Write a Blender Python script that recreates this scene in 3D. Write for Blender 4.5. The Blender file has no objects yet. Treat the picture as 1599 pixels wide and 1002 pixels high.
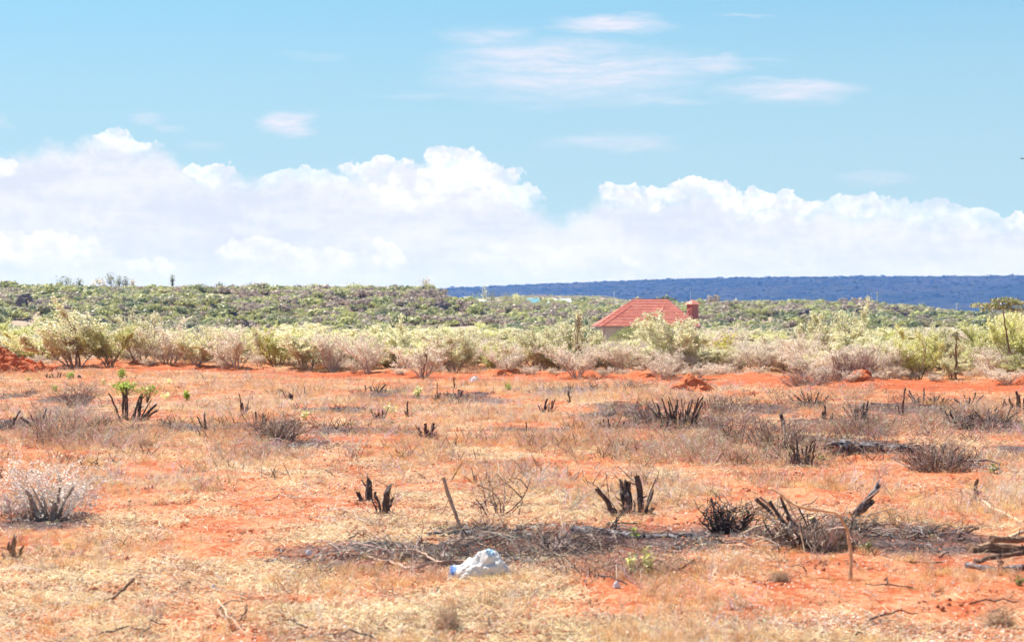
import bpy, math, random
import numpy as np
from mathutils import Vector

random.seed(7)
RNG = np.random.default_rng(11)
scene = bpy.context.scene
COL = scene.collection
F, CX, HY, CAMZ = 3200.0, 799.5, 470.0, 2.6     # focal length in photo pixels, horizon row, eye height

# ------------------------------------------------------------------ camera
cam_d = bpy.data.cameras.new("camera")
cam_d.sensor_width = 36.0
cam_d.lens = 36.0 * F / 1599.0
cam_d.shift_y = -31.0 / 1599.0
cam_d.clip_start, cam_d.clip_end = 0.5, 30000
cam_d.dof.use_dof = True
cam_d.dof.focus_distance = 48.0
cam_d.dof.aperture_fstop = 3.3
cam = bpy.data.objects.new("camera", cam_d)
cam.location = (0, 0, CAMZ)
cam.rotation_euler = (math.radians(90), 0, 0)
COL.objects.link(cam)
scene.camera = cam

# ------------------------------------------------------------------ render / view
scene.view_settings.view_transform = 'Standard'
scene.view_settings.look = 'None'
scene.view_settings.exposure = 1.1
scene.view_settings.gamma = 1.0
scene.render.engine = 'CYCLES'
cy = scene.cycles
cy.max_bounces, cy.diffuse_bounces, cy.glossy_bounces = 6, 3, 2
cy.transmission_bounces, cy.transparent_max_bounces, cy.volume_bounces = 3, 8, 1
cy.use_denoising = True
cy.denoiser = "OPENIMAGEDENOISE"
cy.sample_clamp_indirect = 6.0

# ------------------------------------------------------------------ sun
SUN_EL, SUN_AZ = math.radians(58), math.radians(-48)     # azimuth from +Y (view direction), negative = left
sun_d = bpy.data.lights.new("sun", 'SUN')
sun_d.energy, sun_d.angle, sun_d.color = 4.4, math.radians(0.5), (1.0, 0.95, 0.88)
sun = bpy.data.objects.new("sun", sun_d)
sv = Vector((math.sin(SUN_AZ) * math.cos(SUN_EL), math.cos(SUN_AZ) * math.cos(SUN_EL), math.sin(SUN_EL)))
sun.rotation_euler = sv.to_track_quat('Z', 'Y').to_euler()
sun.location = (0, 0, 50)
COL.objects.link(sun)

# ------------------------------------------------------------------ world: sky and clouds
world = bpy.data.worlds.new("World")
scene.world = world
world.use_nodes = True
wt = world.node_tree
wt.nodes.clear()
WN, WL = wt.nodes, wt.links


class NB:
    """tiny helper that writes math nodes"""
    def __init__(s, tree):
        s.t = tree

    def _in(s, sock, v):
        if isinstance(v, (int, float)):
            sock.default_value = v
        elif isinstance(v, (tuple, list)):
            sock.default_value = v
        else:
            s.t.links.new(v, sock)

    def m(s, op, a, b=None, c=None, clamp=False):
        n = s.t.nodes.new('ShaderNodeMath')
        n.operation, n.use_clamp = op, clamp
        for i, v in enumerate((a, b, c)):
            if v is not None:
                s._in(n.inputs[i], v)
        return n.outputs[0]

    def vm(s, op, a, b=None):
        n = s.t.nodes.new('ShaderNodeVectorMath')
        n.operation = op
        s._in(n.inputs[0], a)
        if b is not None:
            s._in(n.inputs[1], b)
        return n.outputs[0]

    def mix(s, f, a, b, mode='MIX'):
        n = s.t.nodes.new('ShaderNodeMix')
        n.data_type, n.blend_type = 'RGBA', mode
        s._in(n.inputs[0], f)
        for k, v in ((6, a), (7, b)):
            if isinstance(v, (tuple, list)) and len(v) == 3:
                v = (*v, 1)
            s._in(n.inputs[k], v)
        return n.outputs[2]

    def noise(s, vec, scale, detail=4, rough=0.55, out='Fac', dist=0.0):
        n = s.t.nodes.new('ShaderNodeTexNoise')
        n.inputs['Scale'].default_value = scale
        n.inputs['Detail'].default_value = detail
        n.inputs['Roughness'].default_value = rough
        n.inputs['Distortion'].default_value = dist
        if vec is not None:
            s.t.links.new(vec, n.inputs['Vector'])
        return n.outputs[out]

    def smooth(s, v, a, b):
        n = s.t.nodes.new('ShaderNodeMapRange')
        n.interpolation_type = 'SMOOTHSTEP'
        s._in(n.inputs[0], v)
        s._in(n.inputs[1], a)
        s._in(n.inputs[2], b)
        return n.outputs[0]

    def attr(s, name, kind='GEOMETRY', out='Color'):
        n = s.t.nodes.new('ShaderNodeAttribute')
        n.attribute_name, n.attribute_type = name, kind
        return n.outputs[out]


w = NB(wt)
tc = WN.new('ShaderNodeTexCoord')
gen = tc.outputs['Generated']
sep = WN.new('ShaderNodeSeparateXYZ')
WL.new(gen, sep.inputs[0])
X0 = w.m('ADD', w.m('MULTIPLY', w.m('ARCTAN2', sep.outputs[0], sep.outputs[1]), 3232.0), 800.0)
Y0 = w.m('SUBTRACT', 470.0, w.m('MULTIPLY', w.m('ARCSINE', sep.outputs[2]), 3200.0))
cmb = WN.new('ShaderNodeCombineXYZ')
WL.new(X0, cmb.inputs[0]); WL.new(Y0, cmb.inputs[1])
P = w.vm('MULTIPLY', cmb.outputs[0], (0.01, 0.01, 0.0))           # 100 photo pixels per unit of sky angle
Ps = w.vm('MULTIPLY', P, (0.28, 1.3, 1.0))                        # stretched along the horizon
n_big = w.noise(P, 1.6, 5, 0.62, 'Color')
n_str = w.noise(Ps, 1.5, 5, 0.62)
n_str2 = w.noise(Ps, 4.5, 4, 0.6)
n_pat = w.noise(P, 0.9, 5, 0.6)
sb = WN.new('ShaderNodeSeparateColor'); WL.new(n_big, sb.inputs[0])
X = w.m('ADD', X0, w.m('MULTIPLY', w.m('SUBTRACT', sb.outputs[0], 0.5), 110.0))
Y = w.m('ADD', Y0, w.m('MULTIPLY', w.m('SUBTRACT', sb.outputs[1], 0.5), 78.0))


def blob_field(blobs, X, Y, soft_low=0.75, edge=0.10):
    best = None
    for cx, cy_, rx, ry, st in blobs:
        a = w.m('MULTIPLY', w.m('SUBTRACT', X, float(cx)), 1.0 / rx)
        b = w.m('MULTIPLY', w.m('SUBTRACT', Y, float(cy_)), 1.0 / ry)
        ln = w.m('SQRT', w.m('ADD', w.m('MULTIPLY', a, a), w.m('MULTIPLY', b, b)))
        wd = w.m('ADD', edge, w.m('MULTIPLY', w.m('MAXIMUM', w.m('ADD', b, 0.35), 0.0), soft_low))
        f = w.m('MULTIPLY', w.m('DIVIDE', w.m('SUBTRACT', 1.0, ln), wd, clamp=True), st)
        best = f if best is None else w.m('MAXIMUM', best, f)
    return best


puffs = [(185, 232, 62, 22, .8), (5, 268, 34, 22, .9), (332, 278, 48, 24, .9), (450, 282, 50, 18, .6), (500, 290, 40, 20, .5),
         (585, 268, 62, 28, 1), (640, 300, 80, 34, .9), (703, 268, 58, 42, 1), (755, 290, 62, 36, 1), (810, 312, 34, 16, .7),
         (980, 306, 44, 20, 1), (1040, 300, 60, 16, .8), (1092, 298, 66, 20, 1), (1170, 316, 62, 24, 1), (1240, 322, 60, 22, .95),
         (1215, 345, 40, 18, .6), (1330, 328, 70, 20, .8), (1430, 336, 70, 22, .65), (1520, 346, 60, 22, .7), (1590, 350, 34, 20, .9),
         (45, 385, 100, 30, .75), (120, 400, 60, 22, .6), (415, 398, 90, 28, .65), (500, 410, 60, 22, .5), (600, 404, 50, 22, .6),
         (225, 412, 44, 16, .5), (1000, 412, 40, 14, .55), (830, 400, 90, 24, .35), (1010, 322, 24, 26, .7)]
F_puff = blob_field(puffs, X, Y)
n_cauli = w.noise(P, 4.2, 6, 0.62)
F_puff = w.m('MULTIPLY', F_puff, w.m('ADD', 0.62, w.m('MULTIPLY', w.smooth(n_cauli, 0.35, 0.62), 0.45)))
wisps = [(448, 196, 46, 24, 1.0), (462, 204, 30, 16, .8), (860, 96, 225, 40, .75), (960, 43, 120, 18, .85), (900, 120, 260, 60, .75), (770, 66, 100, 30, .5), (780, 70, 80, 24, .4), (1230, 147, 120, 26, .7), (1110, 104, 80, 18, .7),
         (1130, 98, 130, 6, .35), (680, 152, 150, 8, .25), (1172, 31, 66, 4, .35), (1372, 281, 62, 14, .3), (1365, 5, 60, 4, .4), (1040, 160, 110, 10, .35),
         (958, 224, 110, 20, .55), (218, 190, 46, 14, .38), (5, 200, 40, 14, .3), (265, 204, 34, 9, .25), (320, 232, 44, 10, .25), (500, 92, 70, 7, .2)]
Xw = w.m('ADD', X0, w.m('MULTIPLY', w.m('SUBTRACT', n_str, 0.5), 160.0))
Yw = w.m('ADD', Y0, w.m('MULTIPLY', w.m('SUBTRACT', n_str2, 0.5), 34.0))
F_wisp = blob_field(wisps, Xw, Yw, 0.35, 0.6)
Pf = w.vm('MULTIPLY', w.vm('ADD', P, w.vm('MULTIPLY', n_big, (0.5, 0.25, 0.0))), (0.55, 4.2, 1.0))
n_fib = w.noise(Pf, 1.6, 7, 0.68)
F_wisp = w.m('MULTIPLY', F_wisp, w.m('ADD', 0.42, w.m('MULTIPLY', w.smooth(n_fib, 0.32, 0.68), 0.80)))
# bank of distant cloud: its upper edge as a function of azimuth
fc = WN.new('ShaderNodeFloatCurve')
prof = [(0, 238), (80, 232), (130, 226), (230, 222), (270, 240), (300, 266), (420, 272), (520, 268), (560, 262), (640, 264), (700, 255),
        (780, 285), (840, 318), (900, 330), (940, 306), (1000, 300), (1100, 296), (1200, 318), (1300, 324), (1450, 332), (1599, 346)]
cur = fc.mapping.curves[0]
while len(cur.points) > 2:
    cur.points.remove(cur.points[1])
cur.points[0].location = (prof[0][0] / 1600, prof[0][1] / 500)
cur.points[1].location = (1.0, prof[-1][1] / 500)
for px, py in prof[1:-1]:
    cur.points.new(px / 1600, py / 500)
fc.mapping.update()
WL.new(w.m('MULTIPLY', X0, 1 / 1600.0, clamp=True), fc.inputs['Value'])
top = w.m('MULTIPLY', fc.outputs[0], 500.0)
yb = w.m('ADD', Y0, w.m('MULTIPLY', w.m('SUBTRACT', sb.outputs[1], 0.5), 84.0))
A_bank = w.smooth(w.m('SUBTRACT', yb, top), -8.0, 34.0)
A_bank = w.m('MULTIPLY', A_bank, 0.94)

sky = WN.new('ShaderNodeTexSky')
sky.sky_type = 'NISHITA'
sky.sun_disc = False
sky.sun_elevation = SUN_EL
sky.sun_rotation = SUN_AZ
sky.altitude = 1500
sky.air_density = 1.0
sky.dust_density = 0.3
sky.ozone_density = 1.5
BG = 0.08
sky_c = w.mix(1.0, sky.outputs[0], (0.45, 0.775, 0.775), 'MULTIPLY')
# thin bright veil growing towards the horizon
veil = w.smooth(Y0, -260.0, 330.0)
sky_c = w.mix(w.m('MULTIPLY', veil, 0.78), sky_c, (3.0, 3.9, 4.75))
bank_c = w.mix(w.smooth(w.m('ADD', w.m('MULTIPLY', n_str, 0.75), w.m('MULTIPLY', n_cauli, 0.25)), 0.38, 0.62), (4.5, 4.75, 5.45), (5.35, 5.45, 5.85))
bank_c = w.mix(w.m('MULTIPLY', w.smooth(Y0, 380.0, 470.0), 0.6), bank_c, (4.9, 5.3, 6.3))
rim = w.m('MULTIPLY', w.m('SUBTRACT', 1.0, w.smooth(w.m('SUBTRACT', yb, top), 8.0, 52.0)), w.smooth(n_cauli, 0.42, 0.60))
bank_c = w.mix(w.m('MULTIPLY', rim, 0.45), bank_c, (6.1, 6.1, 6.3))
low_p = w.m('MULTIPLY', w.smooth(w.m('ADD', w.m('MULTIPLY', n_pat, 0.7), w.m('MULTIPLY', n_cauli, 0.3)), 0.52, 0.64), 0.40)
bank_c = w.mix(low_p, bank_c, (5.9, 5.9, 6.2))
c = w.mix(A_bank, sky_c, bank_c)
c = w.mix(w.m('MULTIPLY', F_wisp, 0.95, clamp=True), c, (5.1, 5.1, 5.8))
puff_c = w.mix(w.smooth(w.noise(P, 2.4, 6, 0.62), 0.36, 0.58), (5.0, 5.15, 5.9), (6.5, 6.5, 6.6))
c = w.mix(w.m('MULTIPLY', F_puff, 1.0, clamp=True), c, puff_c)
bg = WN.new('ShaderNodeBackground')
bg.inputs[1].default_value = BG
WL.new(c, bg.inputs[0])
wo = WN.new('ShaderNodeOutputWorld')
WL.new(bg.outputs[0], wo.inputs[0])
world.cycles.sampling_method = 'MANUAL'
world.cycles.sample_map_resolution = 512


# ================================================================== helpers
def hash01(ix, iy, s):
    n = (ix.astype(np.int64) * 374761393 + iy.astype(np.int64) * 668265263 + s * 974634777) & 0xFFFFFFFF
    n = ((n ^ (n >> 13)) * 1274126177) & 0xFFFFFFFF
    n = n ^ (n >> 16)
    return (n & 0xFFFFFF) / float(0xFFFFFF)


def vnoise(x, y, s=0):
    x, y = np.asarray(x, float), np.asarray(y, float)
    ix, iy = np.floor(x), np.floor(y)
    fx, fy = x - ix, y - iy
    fx, fy = fx * fx * (3 - 2 * fx), fy * fy * (3 - 2 * fy)
    a, b = hash01(ix, iy, s), hash01(ix + 1, iy, s)
    c_, d = hash01(ix, iy + 1, s), hash01(ix + 1, iy + 1, s)
    return (a * (1 - fx) + b * fx) * (1 - fy) + (c_ * (1 - fx) + d * fx) * fy


def fbm(x, y, s=0, o=4, g=0.5):
    t, a, n = 0, 1, 0
    for k in range(o):
        t = t + a * vnoise(x * 2 ** k + 17 * k, y * 2 ** k - 9 * k, s + k)
        n += a
        a *= g
    return t / n


def sstep(v, a, b):
    t = np.clip((v - a) / (b - a), 0, 1)
    return t * t * (3 - 2 * t)


TRACK = ([-900, 0, 150, 300, 450, 600, 850, 1100, 1300, 1600, 2500], [572, 573, 574, 577, 583, 588, 592, 595, 600, 605, 610])
CREST = ([-900, 0, 300, 560, 660, 710, 780, 950, 1100, 1300, 1400, 1500, 1600, 2500], [455, 456, 459, 458, 459, 472, 483, 486, 482, 480, 488, 499, 506, 509])
ASH = [(1390, 640, 120, 13), (1345, 696, 80, 11), (320, 667, 190, 7), (560, 673, 90, 6), (985, 640, 70, 11), (1060, 662, 90, 9), (720, 878, 190, 30), (940, 836, 200, 24), (860, 862, 120, 20),
       (1090, 838, 70, 11), (1450, 846, 130, 22), (750, 624, 50, 6), (700, 618, 60, 5), (590, 616, 45, 7), (20, 662, 55, 9), (100, 622, 40, 6), (1530, 662, 90, 9), (1590, 702, 30, 8),
       (880, 611, 80, 4), (450, 696, 60, 7), (1245, 716, 40, 9), (860, 668, 90, 4), (1180, 640, 70, 8), (1300, 660, 70, 6), (15, 620, 22, 7), (500, 640, 60, 4), (1260, 850, 60, 16), (75, 815, 60, 14), (1480, 720, 50, 10)]


def depth_of(py):
    return CAMZ * F / (py - HY)


def base_height(x, y):
    """large shape of the land: flat field, a dip, the opposite slope, the plain beyond"""
    x, y = np.asarray(x, float), np.asarray(y, float)
    r = np.maximum(np.hypot(x, y), 1.0)
    yy = np.where(y > 0.3 * r, y, 0.3 * r)
    px = CX + F * np.clip(x / yy, -1.2, 1.2)
    crest_d = 610 + 60 * (fbm(px / 260.0, px * 0 + 2.2, 5, 2) - 0.5) * 2
    cz = CAMZ + crest_d * (HY - np.interp(px, *CREST)) / F
    t1 = sstep(r, 92, 400)
    low = -8.0 * t1
    lump = (fbm(x / 38, y / 46, 21, 4) - 0.5) * 9.0
    up = np.clip((r - 400) / (crest_d - 400), 0, 1)
    rise = low + (cz + 8.0) * (up ** 0.85) + lump * np.sin(np.pi * np.clip(up, 0, 1)) ** 0.7
    far_rise = np.interp(r, [600, 1000, 2500, 4200, 6000, 9000], [0, 1.8, 8.8, 10.0, -20, -40])
    far_drop = np.interp(r, [600, 760, 1500, 3000, 4200, 9000], [0, -1.0, -14, -34, -42, -44])
    k = sstep(px, 930, 1120)
    beyond = cz + far_rise * (1 - k) + far_drop * k
    beyond = beyond + (np.interp(px, [0, 650, 800], [-12, -12, 0])) * sstep(r, 620, 900)
    z = np.where(r < 400, low, np.where(r < crest_d, rise, beyond))
    return z


def track_mask(x, y):
    yy = np.maximum(y, 1.0)
    px = CX + F * np.clip(x / yy, -1, 1)
    d = depth_of(np.interp(px, *TRACK))
    n = (fbm(x / 3.0, y / 6.0, 40, 3) - 0.5) * 5
    return np.exp(-(((y - d + n) / 3.0) ** 2)), (y - d)


def ash_mask(x, y):
    m = np.zeros_like(np.asarray(x, float))
    wob = (fbm(x / 0.9, y / 2.4, 60, 4) - 0.5) * 1.5
    for cx, cy_, rx, ry in ASH:
        d = depth_of(cy_)
        rd = 0.5 * (depth_of(cy_ - ry) - depth_of(cy_ + ry))
        gx = (cx - CX) / F * d
        q = np.hypot((x - gx) / (rx * d / F), (y - d) / rd)
        m = np.maximum(m, 1 - sstep(q + wob * 1.3, 0.55, 1.4))
    return m


def ground(x, y, micro=True):
    z = base_height(x, y)
    if micro:
        r = np.hypot(x, y)
        near = 1 - sstep(r, 100, 150)
        tm, dy = track_mask(x, y)
        clod = fbm(x / 0.32, y / 0.45, 3, 3)
        und = (fbm(x / 3.5, y / 5.0, 9, 3) - 0.5) * 0.16 + (fbm(x / 0.8, y / 1.1, 31, 3) - 0.5) * 0.09
        px = CX + F * np.clip(x / np.maximum(y, 1), -1, 1)
        berm = np.exp(-((dy - 3.2) / 0.9) ** 2) * (0.05 + 0.20 * sstep(fbm(x / 1.6, y / 8.0, 77, 3), 0.42, 0.72)) * (0.6 + 0.9 * clod)
        z = z + near * (und + (clod - 0.5) * 0.05 + berm)
    return z


def G1(x, y, micro=True):
    return float(ground(np.array([x]), np.array([y]), micro)[0])


def P3(px, py, d):
    return Vector(((px - CX) / F * d, d, CAMZ + (HY - py) / F * d))


def GP(px, py):
    """ground point seen at that place of the flat field"""
    d = depth_of(py)
    x = (px - CX) / F * d
    return Vector((x, d, G1(x, d)))


def tag(o, label=None, cat=None, group=None, kind=None):
    if label: o['label'] = label
    if cat: o['category'] = cat
    if group: o['group'] = group
    if kind: o['kind'] = kind
    return o


def empty(name, loc, label=None, cat=None, group=None, rz=0.0):
    o = bpy.data.objects.new(name, None)
    o.empty_display_size = 0.3
    o.location = loc
    o.rotation_euler = (0, 0, rz)
    COL.objects.link(o)
    return tag(o, label, cat, group)


class MB:
    """collects faces and per-vertex colours, links them as ONE mesh object"""
    def __init__(s):
        s.v, s.f, s.c, s.mi, s.n = [], [], [], [], 0

    def add(s, V, Fc, col=(1, 1, 1), mi=0):
        V = np.asarray(V, float).reshape(-1, 3)
        s.v.append(V)
        cc = np.asarray(col, float)
        if cc.ndim == 1:
            cc = np.repeat(cc[None, :], len(V), 0)
        s.c.append(cc)
        for f in Fc:
            s.f.append([i + s.n for i in f])
            s.mi.append(mi)
        s.n += len(V)

    def add_quads(s, V4, col):
        """V4: (N,4,3); col: (N,3)"""
        n = len(V4)
        s.v.append(V4.reshape(-1, 3))
        s.c.append(np.repeat(col, 4, axis=0))
        base = s.n + 4 * np.arange(n)[:, None] + np.arange(4)[None, :]
        s.f.extend(base.tolist())
        s.mi.extend([0] * n)
        s.n += 4 * n

    def tube(s, pts, rad, sides=5, col=(1, 1, 1), cap=True, jit=0.0, cap_mi=None, mi=0):
        pts = [Vector(p) for p in pts]
        n = len(pts)
        V = []
        ref = Vector((0.37, 0.81, 0.44))
        for i, p in enumerate(pts):
            t = (pts[min(i + 1, n - 1)] - pts[max(i - 1, 0)])
            t = t.normalized() if t.length > 1e-9 else Vector((0, 0, 1))
            a = t.cross(ref)
            if a.length < 0.1:
                a = t.cross(Vector((1, 0, 0)))
            a.normalize()
            b = t.cross(a)
            for k in range(sides):
                th = 2 * math.pi * k / sides
                rr = rad[i] * (1 + (random.uniform(-jit, jit) if jit else 0))
                V.append(p + (a * math.cos(th) + b * math.sin(th)) * rr)
        Fc = [(i * sides + k, i * sides + (k + 1) % sides, (i + 1) * sides + (k + 1) % sides, (i + 1) * sides + k)
              for i in range(n - 1) for k in range(sides)]
        s.add([tuple(v) for v in V], Fc, col, mi)
        if cap:
            top_ = s.n - sides
            s.f.append([top_ + k for k in range(sides)])
            s.mi.append(mi if cap_mi is None else cap_mi)
            bot = s.n - sides * n
            s.f.append([bot + k for k in reversed(range(sides))])
            s.mi.append(mi)

    def mesh(s, name, mats, smooth=False):
        me = bpy.data.meshes.new(name)
        V = np.concatenate(s.v) if s.v else np.zeros((0, 3))
        C_ = np.concatenate(s.c) if s.c else np.zeros((0, 3))
        me.from_pydata(V.tolist(), [], s.f)
        if not isinstance(mats, (list, tuple)):
            mats = [mats]
        for m_ in mats:
            me.materials.append(m_)
        if len(mats) > 1:
            me.polygons.foreach_set('material_index', np.array(s.mi, dtype=np.int32))
        at = me.color_attributes.new('col', 'FLOAT_COLOR', 'POINT')
        at.data.foreach_set('color', np.concatenate([C_, np.ones((len(C_), 1))], 1).ravel().astype(np.float32))
        if smooth:
            me.polygons.foreach_set('use_smooth', np.ones(len(me.polygons), dtype=bool))
        me.update()
        return me

    def build(s, name, mats, parent=None, smooth=False, loc=None):
        o = bpy.data.objects.new(name, s.mesh(name, mats, smooth))
        COL.objects.link(o)
        if parent is not None:
            o.parent = parent
        if loc is not None:
            o.location = loc
        return o


# ------------------------------------------------------------------ materials
def new_mat(name):
    m_ = bpy.data.materials.new(name)
    m_.use_nodes = True
    m_.node_tree.nodes.clear()
    return m_, NB(m_.node_tree)


def finish(m_, b, color, rough=0.85, bump=None, bump_d=0.02, transl=0.0, transl_col=None, metal=0.0, spec=0.3):
    t = m_.node_tree
    p = t.nodes.new('ShaderNodeBsdfPrincipled')
    b._in(p.inputs['Base Color'], (*color, 1) if isinstance(color, tuple) and len(color) == 3 else color)
    b._in(p.inputs['Roughness'], rough)
    p.inputs['Metallic'].default_value = metal
    p.inputs['Specular IOR Level'].default_value = spec
    if bump is not None:
        bn = t.nodes.new('ShaderNodeBump')
        bn.inputs['Distance'].default_value = bump_d
        bn.inputs['Strength'].default_value = 1.0
        t.links.new(bump, bn.inputs['Height'])
        t.links.new(bn.outputs[0], p.inputs['Normal'])
    out = t.nodes.new('ShaderNodeOutputMaterial')
    sh = p.outputs[0]
    if transl > 0:
        tr = t.nodes.new('ShaderNodeBsdfTranslucent')
        b._in(tr.inputs[0], transl_col if transl_col is not None else ((*color, 1) if isinstance(color, tuple) else color))
        mx = t.nodes.new('ShaderNodeMixShader')
        mx.inputs[0].default_value = transl
        t.links.new(sh, mx.inputs[1]); t.links.new(tr.outputs[0], mx.inputs[2])
        sh = mx.outputs[0]
    t.links.new(sh, out.inputs[0])
    return m_


def objpos(b, kind='Object'):
    n = b.t.nodes.new('ShaderNodeTexCoord')
    return n.outputs[kind]


def worldpos(b):
    n = b.t.nodes.new('ShaderNodeNewGeometry')
    return n.outputs['Position']


def obj_random(b):
    n = b.t.nodes.new('ShaderNodeObjectInfo')
    return n.outputs['Random']


def simple_mat(name, c1, c2, scale=8.0, rough=0.85, bump_d=0.01, detail=5, transl=0.0, spec=0.3, metal=0.0):
    m_, b = new_mat(name)
    n = b.noise(objpos(b), scale, detail, 0.6)
    col = b.mix(b.smooth(n, 0.3, 0.7), c1, c2)
    return finish(m_, b, col, rough, n if bump_d else None, bump_d, transl, metal=metal, spec=spec)


# leaf material, colour per leaf in the mesh
LEAF, b = new_mat('leaf')
lc = b.attr('col')
rv = b.m('ADD', 0.98, b.m('MULTIPLY', obj_random(b), 0.24))
hv = b.t.nodes.new('ShaderNodeHueSaturation')
b.t.links.new(lc, hv.inputs['Color']); b.t.links.new(rv, hv.inputs['Value'])
finish(LEAF, b, hv.outputs[0], 0.45, transl=0.46, spec=0.5)
TWIG, b = new_mat('twig_bark')
finish(TWIG, b, b.mix(1.0, b.attr('col'), b.mix(b.noise(objpos(b), 30, 3), (0.75, 0.75, 0.75), (1.2, 1.2, 1.2)), 'MULTIPLY'), 0.85)
STRAW, b = new_mat('straw')
sc_ = b.attr('col')
tn = b.attr('tint', 'INSTANCER')
finish(STRAW, b, b.mix(1.0, sc_, tn, 'MULTIPLY'), 0.55, transl=0.28, spec=0.4)
CHAR, b = new_mat('charred_wood')
n1 = b.noise(objpos(b), 22, 5, 0.65)
n2 = b.noise(b.vm('MULTIPLY', objpos(b), (1, 1, 0.2)), 45, 4, 0.6)
cc = b.mix(b.smooth(n1, 0.38, 0.68), (0.045, 0.033, 0.031), (0.17, 0.12, 0.105))
cc = b.mix(b.smooth(n2, 0.55, 0.72), cc, (0.32, 0.25, 0.22))
cc = b.mix(b.m('MULTIPLY', b.smooth(b.noise(objpos(b), 5, 3), 0.5, 0.62), 0.7), cc, (0.24, 0.135, 0.085))
finish(CHAR, b, cc, 0.8, n2, 0.02)
CHARG, b = new_mat('ash_grey_wood')
n1 = b.noise(objpos(b), 14, 5, 0.65)
cc = b.mix(b.smooth(n1, 0.4, 0.62), (0.05, 0.042, 0.045), (0.30, 0.27, 0.28))
finish(CHARG, b, cc, 0.9, n1, 0.02)
PINKB = simple_mat('pinkish_bark', (0.42, 0.25, 0.18), (0.66, 0.45, 0.34), 16, 0.85, 0.01)
BARK = simple_mat('brown_bark', (0.14, 0.075, 0.045), (0.36, 0.22, 0.14), 18, 0.85, 0.015)
PALEB = simple_mat('pale_bark', (0.60, 0.37, 0.22), (0.82, 0.58, 0.40), 14, 0.8, 0.008)
CUT = simple_mat('fresh_cut_wood', (0.72, 0.42, 0.14), (0.85, 0.60, 0.28), 40, 0.7, 0.0)
RED = simple_mat('red_soil_heap', (0.48, 0.115, 0.042), (0.66, 0.21, 0.085), 5, 0.95, 0.05)
ROCK = simple_mat('dark_rock', (0.10, 0.08, 0.085), (0.34, 0.25, 0.22), 0.5, 0.9, 0.3)

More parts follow.
